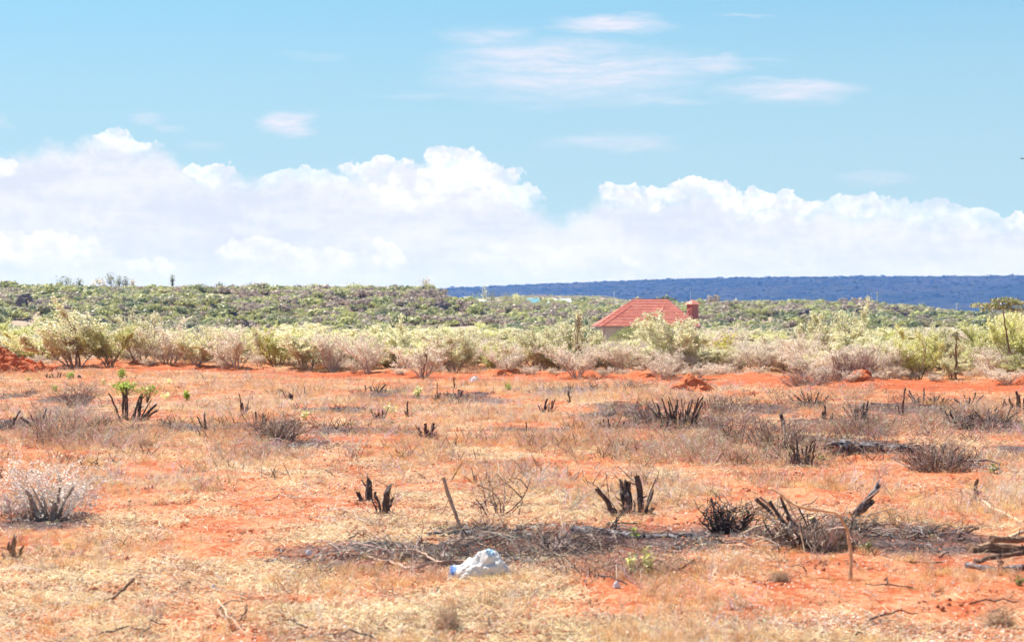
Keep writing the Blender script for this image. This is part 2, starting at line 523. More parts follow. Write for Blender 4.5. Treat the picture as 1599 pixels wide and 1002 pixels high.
# ================================================================== terrain (one sheet to the horizon)
def make_terrain():
    fine = np.radians(np.arange(-19, 19.001, 0.125))
    coarse1 = np.radians(np.arange(-180, -19, 3.5))
    coarse2 = np.radians(np.arange(22, 180, 3.5))
    ang = np.concatenate([coarse1, fine, coarse2])
    r = [2.0, 5.0, 8.0, 11.0, 13.5]
    while r[-1] < 118: r.append(r[-1] * 1.0042)
    while r[-1] < 380: r.append(r[-1] * 1.02)
    while r[-1] < 720: r.append(r[-1] * 1.007)
    while r[-1] < 8000: r.append(r[-1] * 1.03)
    r = np.array(r)
    R, A = np.meshgrid(r, ang, indexing='ij')
    x, y = (R * np.sin(A)).ravel(), (R * np.cos(A)).ravel()
    z = ground(x, y)
    na, nr = len(ang), len(r)
    V = np.stack([x, y, z], 1)
    i = np.arange(nr - 1)[:, None] * na
    k = np.arange(na)[None, :]
    k2 = (k + 1) % na
    quads = np.stack([i + k, i + k2, i + na + k2, i + na + k], -1).reshape(-1, 4)
    me = bpy.data.meshes.new('ground')
    nv = len(V) + 1
    me.vertices.add(nv)
    V = np.vstack([V, [[0, 0, G1(0, 1)]]])
    me.vertices.foreach_set('co', V.ravel())
    tri = np.stack([np.full(na, nv - 1), (np.arange(na) + 1) % na, np.arange(na)], 1)
    loops = np.concatenate([quads[:, ::-1].ravel(), tri.ravel()])
    me.loops.add(len(loops))
    me.loops.foreach_set('vertex_index', loops.astype(np.int32))
    npoly = len(quads) + len(tri)
    starts = np.concatenate([np.arange(len(quads)) * 4, len(quads) * 4 + np.arange(len(tri)) * 3])
    me.polygons.add(npoly)
    me.polygons.foreach_set('loop_start', starts.astype(np.int32))
    me.polygons.foreach_set('use_smooth', np.ones(npoly, dtype=bool))
    xx, yy = V[:, 0], V[:, 1]
    rr = np.hypot(xx, yy)
    tm, _ = track_mask(xx, yy)
    tm = tm * (rr < 130)
    am = ash_mask(xx, yy) * (rr < 90)
    zone = sstep(rr, 84, 105)
    at = me.color_attributes.new('mask', 'FLOAT_COLOR', 'POINT')
    at.data.foreach_set('color', np.stack([am, tm, zone, np.ones(nv)], 1).ravel().astype(np.float32))
    me.update(calc_edges=True)
    me.validate()
    m_, b = new_mat('red_soil')
    pos = worldpos(b)
    flat = b.vm('MULTIPLY', pos, (1, 0.55, 1))
    sepm = b.t.nodes.new('ShaderNodeSeparateColor')
    b.t.links.new(b.attr('mask'), sepm.inputs[0])
    ash, bare, zn = sepm.outputs
    nb, nm, nf, ns = b.noise(flat, 0.35, 5), b.noise(flat, 2.2, 5, 0.6), b.noise(flat, 14, 5, 0.65), b.noise(flat, 45, 3, 0.7)
    soil = b.mix(b.smooth(nm, 0.35, 0.65), (0.39, 0.088, 0.031), (0.51, 0.142, 0.056))
    soil = b.mix(b.smooth(nf, 0.42, 0.75), soil, (0.57, 0.22, 0.10))
    straw = b.mix(b.smooth(ns, 0.35, 0.65), (0.44, 0.19, 0.09), (0.70, 0.46, 0.28))
    cover = b.m('MULTIPLY', b.smooth(b.m('ADD', b.m('MULTIPLY', nm, 0.55), b.m('MULTIPLY', nf, 0.45)), 0.44, 0.60), b.m('SUBTRACT', 1.0, bare), clamp=True)
    col = b.mix(b.m('MULTIPLY', cover, 0.6), soil, straw)
    redbare = b.mix(b.smooth(nf, 0.35, 0.65), (0.38, 0.078, 0.026), (0.50, 0.13, 0.05))
    col = b.mix(b.m('MULTIPLY', bare, 0.9), col, redbare)
    ashc = b.mix(b.smooth(nf, 0.38, 0.66), (0.070, 0.046, 0.042), (0.21, 0.135, 0.12))
    col = b.mix(b.m('MULTIPLY', ash, b.smooth(b.m('ADD', b.m('MULTIPLY', ns, 0.5), b.m('MULTIPLY', nm, 0.5)), 0.28, 0.5)), col, ashc)
    nh = b.noise(pos, 0.03, 5, 0.6)
    nh2 = b.noise(pos, 0.25, 4, 0.6)
    hillc = b.mix(b.smooth(nh, 0.4, 0.62), (0.40, 0.31, 0.23), (0.35, 0.33, 0.18))
    hillc = b.mix(b.smooth(nh2, 0.5, 0.68), hillc, (0.50, 0.34, 0.27))
    col = b.mix(zn, col, hillc)
    finish(m_, b, col, 0.95, b.m('ADD', nf, b.m('MULTIPLY', ns, 0.4)), 0.05, spec=0.15)
    me.materials.append(m_)
    o = bpy.data.objects.new('ground', me)
    COL.objects.link(o)
    tag(o, 'red earth field falling to a shallow valley with a scrubby slope beyond', 'ground', kind='structure')


make_terrain()

# the long wooded ridge several kilometres off
def hill_top(px):
    return np.interp(px, [-1500, 500, 620, 680, 760, 900, 1000, 1100, 1300, 1599, 2200, 3200], [480, 462, 454, 450.5, 447, 441.5, 438, 435, 432.5, 431, 433, 445])


def hill_z(x, y):
    px = CX + F * x / y
    r = np.hypot(x, y)
    zt = CAMZ + 6000 * (HY - hill_top(px)) / F
    t = np.clip((r - 4300) / 1700, 0, 1)
    base = -52.0
    g = base + (zt - base) * (t ** 0.75)
    g = g + (fbm(x / 420, y / 600, 90, 4) - 0.5) * 48 * np.sin(np.pi * t) ** 0.8
    g = g + (fbm(x / 30, y / 60, 95, 3) - 0.5) * 3.5
    return np.where(r > 6000, g - (r - 6000) * 0.02, g)


def make_hill():
    ang = np.radians(np.arange(-19, 34, 0.09))
    r = np.concatenate([np.arange(4250, 6060, 26.0), np.arange(6100, 7000, 150.0)])
    R, A = np.meshgrid(r, ang, indexing='ij')
    x, y = (R * np.sin(A)).ravel(), (R * np.cos(A)).ravel()
    z = hill_z(x, y)
    na, nr = len(ang), len(r)
    i = np.arange(nr - 1)[:, None] * na
    k = np.arange(na - 1)[None, :]
    q = np.stack([i + na + k, i + na + k + 1, i + k + 1, i + k], -1).reshape(-1, 4)
    me = bpy.data.meshes.new('hill')
    me.from_pydata(np.stack([x, y, z], 1).tolist(), [], q[:, ::-1].tolist())
    m_, b = new_mat('wooded_hill')
    pos = worldpos(b)
    nn = b.noise(pos, 0.018, 6, 0.65)
    n3 = b.noise(pos, 0.0022, 4, 0.55)
    col = b.mix(b.smooth(nn, 0.42, 0.6), (0.012, 0.020, 0.022), (0.040, 0.045, 0.040))
    col = b.mix(b.m('MULTIPLY', b.smooth(n3, 0.45, 0.7), 0.5), col, (0.07, 0.055, 0.05))
    finish(m_, b, col, 0.95, nn, 6.0, spec=0.1)
    me.materials.append(m_)
    me.polygons.foreach_set('use_smooth', np.ones(len(me.polygons), dtype=bool))
    o = bpy.data.objects.new('hill', me)
    COL.objects.link(o)
    tag(o, 'long flat topped wooded ridge fading to blue in the distance', 'hill', kind='structure')


make_hill()

# ------------------------------------------------------------------ air between the camera and the ridge
def make_haze():
    S, zb, zt = 8100.0, -75.0, 100.0
    V = [(-S, -S, zb), (S, -S, zb), (S, S, zb), (-S, S, zb), (-S, -S, zt), (S, -S, zt), (S, S, zt), (-S, S, zt)]
    Fc = [(3, 2, 1, 0), (4, 5, 6, 7), (0, 1, 5, 4), (1, 2, 6, 5), (2, 3, 7, 6), (3, 0, 4, 7)]
    me = bpy.data.meshes.new('haze')
    me.from_pydata(V, [], Fc)
    m_ = bpy.data.materials.new('haze_air')
    m_.use_nodes = True
    t = m_.node_tree
    t.nodes.clear()
    pv = t.nodes.new('ShaderNodeVolumePrincipled')
    pv.inputs['Color'].default_value = (0.065, 0.20, 0.68, 1)
    pv.inputs['Absorption Color'].default_value = (1, 1, 1, 1)
    pv.inputs['Density'].default_value = 1.25e-4
    pv.inputs['Anisotropy'].default_value = 0.1
    out = t.nodes.new('ShaderNodeOutputMaterial')
    t.links.new(pv.outputs[0], out.inputs['Volume'])
    me.materials.append(m_)
    o = bpy.data.objects.new('haze', me)
    COL.objects.link(o)
    tag(o, 'thin blue air haze over the whole plain', 'haze', kind='stuff')


make_haze()


# ================================================================== vegetation builders
def rdir(up=0.5):
    a = random.uniform(0, 2 * math.pi)
    return Vector((math.cos(a), math.sin(a), up)).normalized()


LEAFSETS = {
    'pale': [((0.84, 0.80, 0.58), .42), ((0.78, 0.73, 0.42), .38), ((0.60, 0.60, 0.28), .12), ((0.62, 0.48, 0.40), .10)],
    'yellow': [((0.77, 0.75, 0.30), .48), ((0.86, 0.82, 0.52), .34), ((0.54, 0.58, 0.17), .16), ((0.60, 0.50, 0.25), .08)],
    'grey': [((0.88, 0.77, 0.68), .46), ((0.64, 0.50, 0.42), .22), ((0.76, 0.72, 0.44), .32)],
    'green': [((0.34, 0.46, 0.08), .50), ((0.48, 0.54, 0.13), .34), ((0.24, 0.36, 0.05), .16)],
    'olive': [((0.26, 0.29, 0.09), .55), ((0.36, 0.36, 0.13), .25), ((0.32, 0.23, 0.17), .20)],
    'golden': [((0.66, 0.58, 0.06), .60), ((0.72, 0.68, 0.22), .25), ((0.42, 0.44, 0.07), .15)],
    'white': [((0.86, 0.78, 0.70), .55), ((0.66, 0.54, 0.45), .45)],
}


def leaf_quads(mb, centres, size, kind, rng, spread=0.06, elong=1.6, up_bias=0.0):
    n = len(centres)
    if n == 0:
        return
    C_ = centres + rng.normal(0, spread, (n, 3))
    d1 = rng.normal(0, 1, (n, 3)); d1[:, 2] += up_bias
    d1 /= np.linalg.norm(d1, axis=1)[:, None]
    d2 = np.cross(d1, rng.normal(0, 1, (n, 3)))
    d2 /= np.linalg.norm(d2, axis=1)[:, None]
    s = (size * rng.uniform(0.6, 1.35, n))[:, None]
    a, b_ = d1 * s * elong * 0.5, d2 * s * 0.5
    V4 = np.stack([C_ - a, C_ + b_, C_ + a, C_ - b_], 1)
    cols, pr = zip(*LEAFSETS[kind])
    idx = rng.choice(len(cols), n, p=np.array(pr) / sum(pr))
    col = np.array(cols)[idx] * rng.uniform(0.75, 1.15, (n, 1))
    mb.add_quads(V4, np.clip(col, 0, 0.95))


def shrub_meshes(kind, seed, H=2.2, W=2.6, nstem=8, leaves=5200, twigcol=(0.30, 0.23, 0.20), leaf=0.05, low=0.25):
    """multi-stemmed thorn shrub: stems mesh + foliage mesh"""
    random.seed(seed)
    rng = np.random.default_rng(seed)
    st, fo = MB(), MB()
    tips = []

    def clampv(p):
        q = Vector(p)
        rr = math.hypot(q.x, q.y)
        if rr > W / 2:
            q.x *= W / 2 / rr; q.y *= W / 2 / rr
        return q

    def grow(p, d, L, rad, lev):
        n = 4
        pts, rads = [p], [rad]
        q, dd = Vector(p), Vector(d)
        for i in range(n):
            dd = (dd + Vector((random.gauss(0, .17), random.gauss(0, .17), random.gauss(0.05, .12)))).normalized()
            q = q + dd * (L / n)
            pts.append(Vector(q)); rads.append(rad * (1 - 0.7 * (i + 1) / n))
        sh = random.uniform(0.6, 1.15)
        st.tube(pts, rads, 5 if lev == 0 else (4 if lev == 1 else 3), tuple(c_ * sh for c_ in twigcol), cap=False)
        if lev >= 2:
            for i in range(1, n + 1):
                tips.append((pts[i - 1], pts[i]))
            return
        kids = [6, 7][lev] if lev < 2 else 3
        for j in range(kids):
            f = random.uniform(0.25 if lev == 0 else 0.15, 1.0)
            k = min(int(f * n), n - 1)
            s = pts[k].lerp(pts[k + 1], f * n - k)
            nd = (dd * 0.7 + rdir(random.uniform(0.0, 0.9)) * random.uniform(0.5, 1.1)).normalized()
            grow(s, nd, L * random.uniform(0.38, 0.62), rad * 0.5, lev + 1)

    for i in range(nstem):
        a = 2 * math.pi * (i + random.random() * 0.7) / nstem
        lean = random.uniform(0.1, 1.0) * W / H * 0.55
        d = Vector((math.cos(a) * lean, math.sin(a) * lean, 1.0)).normalized()
        p = Vector((math.cos(a) * 0.1, math.sin(a) * 0.1, -0.05))
        grow(p, d, H * random.uniform(0.55, 0.85), random.uniform(0.020, 0.038), 0)
    T = np.array([[*a, *b_] for a, b_ in tips])
    hz = T[:, 5]
    rr = np.hypot(T[:, 3], T[:, 4])
    wgt = np.clip((hz - H * low * 0.5) / (H * 0.3), 0.03, 1) * (0.35 + rr / (W / 2)) * (hash01((T[:, 3] * 2.3 + 50).astype(int), (T[:, 4] * 2.3 + 50).astype(int) * 7 + (hz * 2.3).astype(int), seed) ** 1.2 + 0.08)
    wgt /= wgt.sum()
    idx = rng.choice(len(T), leaves, p=wgt)
    f = rng.random((leaves, 1))
    C_ = T[idx, :3] * (1 - f) + T[idx, 3:] * f
    leaf_quads(fo, C_, leaf, kind, rng, 0.045)
    AV = np.concatenate(fo.v)
    Ht_ = float(np.percentile(AV[:, 2], 98.5))
    Wt_ = float(np.percentile(np.abs(AV[:, 0]), 97) * 2)
    return st.mesh('stems', TWIG), fo.mesh('foliage', LEAF), Ht_, Wt_


SPEC = {
    'pale': dict(leaves=13500, twigcol=(0.46, 0.37, 0.32), leaf=0.040, low=0.05),
    'yellow': dict(leaves=14000, twigcol=(0.38, 0.31, 0.22), leaf=0.040, low=0.05),
    'grey': dict(leaves=6500, nstem=11, twigcol=(0.66, 0.52, 0.45), leaf=0.036, low=0.05),
    'green': dict(leaves=6500, H=1.1, W=2.4, nstem=7, twigcol=(0.22, 0.18, 0.1), low=0.05),
    'golden': dict(leaves=6500, H=1.6, W=2.4, nstem=8, twigcol=(0.26, 0.2, 0.12), low=0.1),
}
SHRUB = {}
for kd, n_ in (('pale', 6), ('yellow', 4), ('grey', 5), ('green', 2), ('golden', 1)):
    SHRUB[kd] = []
    for v in range(n_):
        sp = dict(SPEC[kd]); Hh = sp.pop('H', 2.2); Ww = sp.pop('W', 2.6)
        ms, mf, Ht_, Wt_ = shrub_meshes(kd, 100 + 17 * v + ord(kd[0]), Hh * random.uniform(.85, 1.15), Ww * random.uniform(.85, 1.2), **sp)
        SHRUB[kd].append(((ms, mf), Ht_, Wt_))
random.seed(3)


def put_shrub(kd, v, loc, h, wd, label, group=None, name='thorn_shrub', rz=None):
    (ms, mf), Hh, Ww = SHRUB[kd][v % len(SHRUB[kd])]
    r = empty(name, loc, label, 'shrub', group, random.uniform(0, 6.28) if rz is None else rz)
    r.scale = (wd / Ww, wd / Ww, h / Hh)
    for nm, me in (('stems', ms), ('foliage', mf)):
        o = bpy.data.objects.new(nm, me)
        o.parent = r
        COL.objects.link(o)
    return r


def shrub_px(kd, v, px, base, hpx, wpx, label, group=None, name='thorn_shrub'):
    d = depth_of(base)
    x = (px - CX) / F * d
    return put_shrub(kd, v, (x, d, G1(x, d, False) - 0.03), hpx * .94 * d / F, wpx * d / F, label, group, name)


FRONT = [
    ('yellow', 0, 18, 556, 56, 110, 'yellow green shrub rising behind the big red earth heap'),
    ('pale', 0, 118, 573, 94, 150, 'largest silvery feather topped shrub beside the big red earth heap'),
    ('yellow', 1, 62, 568, 52, 90, 'low yellow green shrub between the red heap and the silvery shrub'),
    ('yellow', 2, 172, 574, 70, 90, 'yellow green shrub hugging the side of the largest silvery shrub'),
    ('pale', 1, 218, 571, 84, 90, 'tall cream leaved shrub next to the yellow green one'),
    ('grey', 0, 262, 572, 78, 86, 'open shrub with black forked stems showing at its foot'),
    ('pale', 2, 306, 574, 64, 80, 'rounded cream shrub between two dark stemmed ones'),
    ('golden', 0, 325, 560, 40, 44, 'small golden leaved bush tucked into the thicket', ),
    ('grey', 1, 370, 576, 72, 96, 'twiggy pinkish shrub with a black trunk behind small red clods'),
    ('yellow', 0, 432, 575, 68, 84, 'yellow green shrub at the edge of the red ploughed strip'),
    ('pale', 3, 480, 577, 60, 80, 'pale low shrub after the yellow green one on the red strip'),
    ('grey', 2, 520, 579, 66, 90, 'bare greyish shrub in the middle of the thicket edge'),
    ('grey', 3, 574, 583, 62, 70, 'bare shrub with one dark forked trunk above red soil'),
    ('yellow', 1, 622, 572, 42, 54, 'compact bright shrub half hidden among grey twigs'),
    ('pale', 0, 610, 575, 72, 96, 'broad creamy shrub in the centre of the thicket'),
    ('grey', 0, 660, 588, 60, 84, 'greyish shrub leaning over the pale forked dead stick'),
    ('pale', 2, 708, 582, 70, 90, 'cream shrub whose crown mixes with grey twigs'),
    ('yellow', 2, 766, 582, 46, 66, 'bright yellow green low shrub with pale shoots on top'),
    ('grey', 1, 792, 586, 52, 74, 'short twiggy shrub before the tall pale ones near the house'),
    ('pale', 1, 846, 583, 74, 88, 'pale yellowish shrub standing in front of the house side'),
    ('grey', 3, 900, 590, 58, 90, 'low tangle of pinkish twigs on the red strip below the house'),
    ('pale', 3, 892, 580, 78, 74, 'whitish shrub below the narrow pointed tree'),
    ('green', 0, 928, 574, 30, 40, 'small fresh green bush in front of the house wall'),
    ('grey', 2, 972, 584, 54, 96, 'grey twiggy shrub in front of the house'),
    ('pale', 2, 1066, 583, 96, 116, 'large round cream shrub hiding the corner of the red roof'),
    ('grey', 0, 1040, 590, 50, 80, 'grey twigs at the foot of the large round cream shrub'),
    ('golden', 0, 1124, 575, 52, 60, 'vivid golden bush beside the large round cream shrub'),
    ('green', 1, 1150, 578, 24, 34, 'small fresh green bush before the golden one'),
    ('green', 0, 1218, 574, 28, 84, 'long low bright green bush near the leaning pale post'),
    ('grey', 3, 1258, 583, 70, 76, 'twiggy shrub with rusty leaves beside the bright green bush'),
    ('pale', 0, 1312, 578, 98, 104, 'tallest whitish shrub rising behind the brushwood heap'),
    ('pale', 3, 1352, 584, 66, 84, 'white flecked shrub right behind the brushwood heap'),
    ('grey', 1, 1384, 592, 62, 74, 'grey shrub with black stem beside the brushwood heap'),
    ('yellow', 0, 1388, 579, 66, 86, 'yellow green shrub overtopping the grey black stemmed one'),
    ('yellow', 1, 1434, 592, 82, 76, 'yellow green shrub with a fan of dark stems on the red track'),
    ('pale', 1, 1474, 584, 76, 74, 'pale yellow shrub behind the dark bare acacia trunk'),
    ('yellow', 2, 1528, 584, 84, 84, 'round yellow shrub between two small acacias'),
    ('grey', 2, 1552, 592, 56, 80, 'grey twiggy shrub at the foot of the flat topped acacia'),
    ('yellow', 0, 1592, 590, 98, 88, 'strong yellow shrub beyond the flat topped acacia'),
]
for t in FRONT:
    shrub_px(*t)

# the thicket behind the front row
KINDS = ['pale', 'grey', 'pale', 'pale', 'yellow', 'pale', 'grey', 'yellow']
SECS = [(90, 'behind the big red earth heap'), (230, 'behind the largest silvery shrub'), (420, 'behind the black trunk shrub'), (600, 'behind the start of the ploughed strip'), (740, 'behind the forked pale dead stick'), (870, 'before the end of the wooded crest'),
        (1010, 'in front of the house'), (1180, 'around the large round cream shrub'), (1290, 'near the leaning pale post'), (1420, 'behind the brushwood heap'), (1530, 'behind the dark bare acacia'), (9999, 'behind the flat topped acacia')]
THICK = {'pale': 'cream leaved thicket shrub',
         'grey': 'leafless greyish thicket shrub',
         'yellow': 'yellow green thicket shrub'}
npx = 0
for k in range(108):
    d = 88 + 84 * (random.random() ** 1.1)
    px = -150 + 1900 * ((k * 0.6180339) % 1.0)
    if 870 < px < 1020 and d > 86:
        hh = random.uniform(0.35, 0.6)
    elif 1130 < px < 1215:
        hh = random.uniform(0.8, 1.2)
    else:
        hh = random.choice((random.uniform(0.7, 1.2), random.uniform(0.9, 1.55)))
        if 1140 < px < 1300: hh *= .75
    x = (px - CX) / F * d
    kd = random.choice(KINDS)
    put_shrub(kd, k, (x, d, G1(x, d, False) - 0.05), hh, hh * random.uniform(1.8, 2.8), '%s %s, %s' % ('taller' if hh > 1.15 else 'shorter', THICK[kd], next(t for lim, t in SECS if px < lim)),
              '%s %s thicket shrubs %s' % ('taller' if hh > 1.15 else 'shorter', kd, next(t for lim, t in SECS if px < lim)))
for k in range(98):
    px = -40 + 1680 * ((k * 0.6180339 + 0.11) % 1.0)
    d = depth_of(np.interp(px, *TRACK) - random.uniform(10, 24))
    hh = random.uniform(0.7, 1.25)
    if 925 < px < 1005: hh *= .7
    kd = random.choice(('pale', 'yellow', 'pale', 'grey'))
    x = (px - CX) / F * d
    sc3 = next(t for lim, t in SECS if px < lim)
    put_shrub(kd, k + 2, (x, d, G1(x, d, False) - 0.05), hh, hh * random.uniform(1.6, 2.4), 'waist high %s shrub filling the gap %s' % ({'pale': 'cream leaved', 'yellow': 'yellow green', 'grey': 'twiggy greyish'}[kd], sc3),
              'waist high %s gap shrubs %s' % (kd, sc3))
for k in range(56):        # low twiggy undergrowth shrubs along the foot of the thicket
    px = -20 + 1650 * ((k * 0.6180339 + 0.3) % 1.0)
    d = depth_of(np.interp(px, *TRACK) - random.choice((random.uniform(2, 10), random.uniform(8, 24))))
    x = (px - CX) / F * d
    hh = random.uniform(0.25, 0.6)
    kd = 'grey'
    put_shrub(kd, k, (x, d, G1(x, d, False) - 0.03), hh, hh * random.uniform(1.6, 2.4),
              'knee high %s undergrowth shrub %s' % ('twiggy' if kd == 'grey' else 'pale leaved', next(t for lim, t in SECS if px < lim)), 'low %s undergrowth shrubs %s' % (kd, next(t for lim, t in SECS if px < lim)))


# ------------------------------------------------------------------ hillside scrub: small crowns made of leaf clumps
def crown_mesh(kind, seed, n=170, flat=0.7, size=0.25, name='hillside_bush'):
    rng = np.random.default_rng(seed)
    cols = {'olive': (0.38, 0.385, 0.18), 'lime': (0.47, 0.46, 0.20), 'dusk': (0.44, 0.35, 0.28), 'dark': (0.26, 0.29, 0.16), 'tan': (0.44, 0.39, 0.26), 'deep': (0.030, 0.045, 0.035)}[kind]
    mb = MB()
    nl = 6
    L = rng.normal(0, 1, (nl, 3)) * np.array([0.75, 0.75, 0.3])
    L[:, 2] = np.abs(L[:, 2]) + 0.9
    pick = rng.integers(0, nl, n)
    dirs = rng.normal(0, 1, (n, 3)); dirs /= np.linalg.norm(dirs, axis=1)[:, None]
    C_ = L[pick] + dirs * np.array([0.85, 0.85, 0.85 * flat]) * rng.uniform(0.55, 1.0, (n, 1))
    C_[:, 2] = np.maximum(C_[:, 2], 0.05)
    nrm = dirs + rng.normal(0, 0.3, (n, 3)); nrm /= np.linalg.norm(nrm, axis=1)[:, None]
    a = np.cross(nrm, rng.normal(0, 1, (n, 3))); a /= np.linalg.norm(a, axis=1)[:, None]
    b_ = np.cross(nrm, a)
    s = size * rng.uniform(0.6, 1.3, (n, 1))
    V4 = np.stack([C_ - a * s, C_ + b_ * s * 0.7, C_ + a * s, C_ - b_ * s * 0.7], 1)
    col = np.array(cols) * rng.uniform(0.8, 1.25, (n, 1))
    mb.add_quads(V4, np.clip(col, 0, .9))
    th = [Vector((0, 0, -0.2)), Vector((0.05, 0, 0.5)), Vector((0.0, 0.05, 1.1))]
    mb.tube(th, [0.09, 0.07, 0.03], 4, (0.14, 0.1, 0.08))
    return mb.mesh(name, LEAF)


HB_KINDS = ['olive', 'lime', 'dusk', 'dark', 'tan']
HB = {k: [crown_mesh(k, 500 + i * 7 + v, 330 if k != 'dusk' else 260) for v in range(3)] for i, k in enumerate(HB_KINDS)}


def kind_field(x, y):
    a = fbm(x / 45, y / 60, 201, 3)
    b_ = fbm(x / 20, y / 30, 207, 3)
    r_ = RNG.random(len(x))
    v = a * 0.55 + b_ * 0.2 + r_ * 0.38
    return np.digitize(v, [0.46, 0.54, 0.66, 0.75])     # 0..4


KMAP = np.array([2, 0, 1, 4, 3])     # dusk, olive, lime, tan, dark


def scatter_object(name, sources, pts, rots, scls, idx, tint, label, cat):
    """one stuff object: a point mesh whose points carry small meshes"""
    src = bpy.data.collections.new(name + '_pieces')
    for i, me in enumerate(sources):
        o = bpy.data.objects.new('%s_piece_%02d' % (name, i), me)
        src.objects.link(o)
    me = bpy.data.meshes.new(name)
    me.vertices.add(len(pts))
    me.vertices.foreach_set('co', np.asarray(pts, np.float32).ravel())
    for nm, tp, dat, key in (('rot', 'FLOAT_VECTOR', rots, 'vector'), ('scl', 'FLOAT_VECTOR', scls, 'vector'), ('idx', 'INT', idx, 'value'), ('tint', 'FLOAT_COLOR', tint, 'color')):
        a = me.attributes.new(nm, tp, 'POINT')
        a.data.foreach_set(key, np.asarray(dat, np.int32 if tp == 'INT' else np.float32).ravel())
    ob = bpy.data.objects.new(name, me)
    COL.objects.link(ob)
    tag(ob, label, cat, kind='stuff')
    ng = bpy.data.node_groups.new(name + '_nodes', 'GeometryNodeTree')
    ng.interface.new_socket('Geometry', in_out='INPUT', socket_type='NodeSocketGeometry')
    ng.interface.new_socket('Geometry', in_out='OUTPUT', socket_type='NodeSocketGeometry')
    N, L = ng.nodes, ng.links
    gi, go = N.new('NodeGroupInput'), N.new('NodeGroupOutput')
    ci = N.new('GeometryNodeCollectionInfo')
    ci.inputs['Collection'].default_value = src
    ci.inputs['Separate Children'].default_value = True
    ci.inputs['Reset Children'].default_value = True
    ip = N.new('GeometryNodeInstanceOnPoints')
    ip.inputs['Pick Instance'].default_value = True
    L.new(gi.outputs[0], ip.inputs['Points'])
    L.new(ci.outputs[0], ip.inputs['Instance'])
    for nm, dt, sock in (('rot', 'FLOAT_VECTOR', 'Rotation'), ('scl', 'FLOAT_VECTOR', 'Scale'), ('idx', 'INT', 'Instance Index')):
        na_ = N.new('GeometryNodeInputNamedAttribute')
        na_.data_type = dt
        na_.inputs['Name'].default_value = nm
        if nm == 'rot':
            er = N.new('FunctionNodeEulerToRotation')
            L.new(na_.outputs[0], er.inputs[0])
            L.new(er.outputs[0], ip.inputs[sock])
        else:
            L.new(na_.outputs[0], ip.inputs[sock])
    L.new(ip.outputs[0], go.inputs[0])
    md = ob.modifiers.new('scatter', 'NODES')
    md.node_group = ng
    return ob


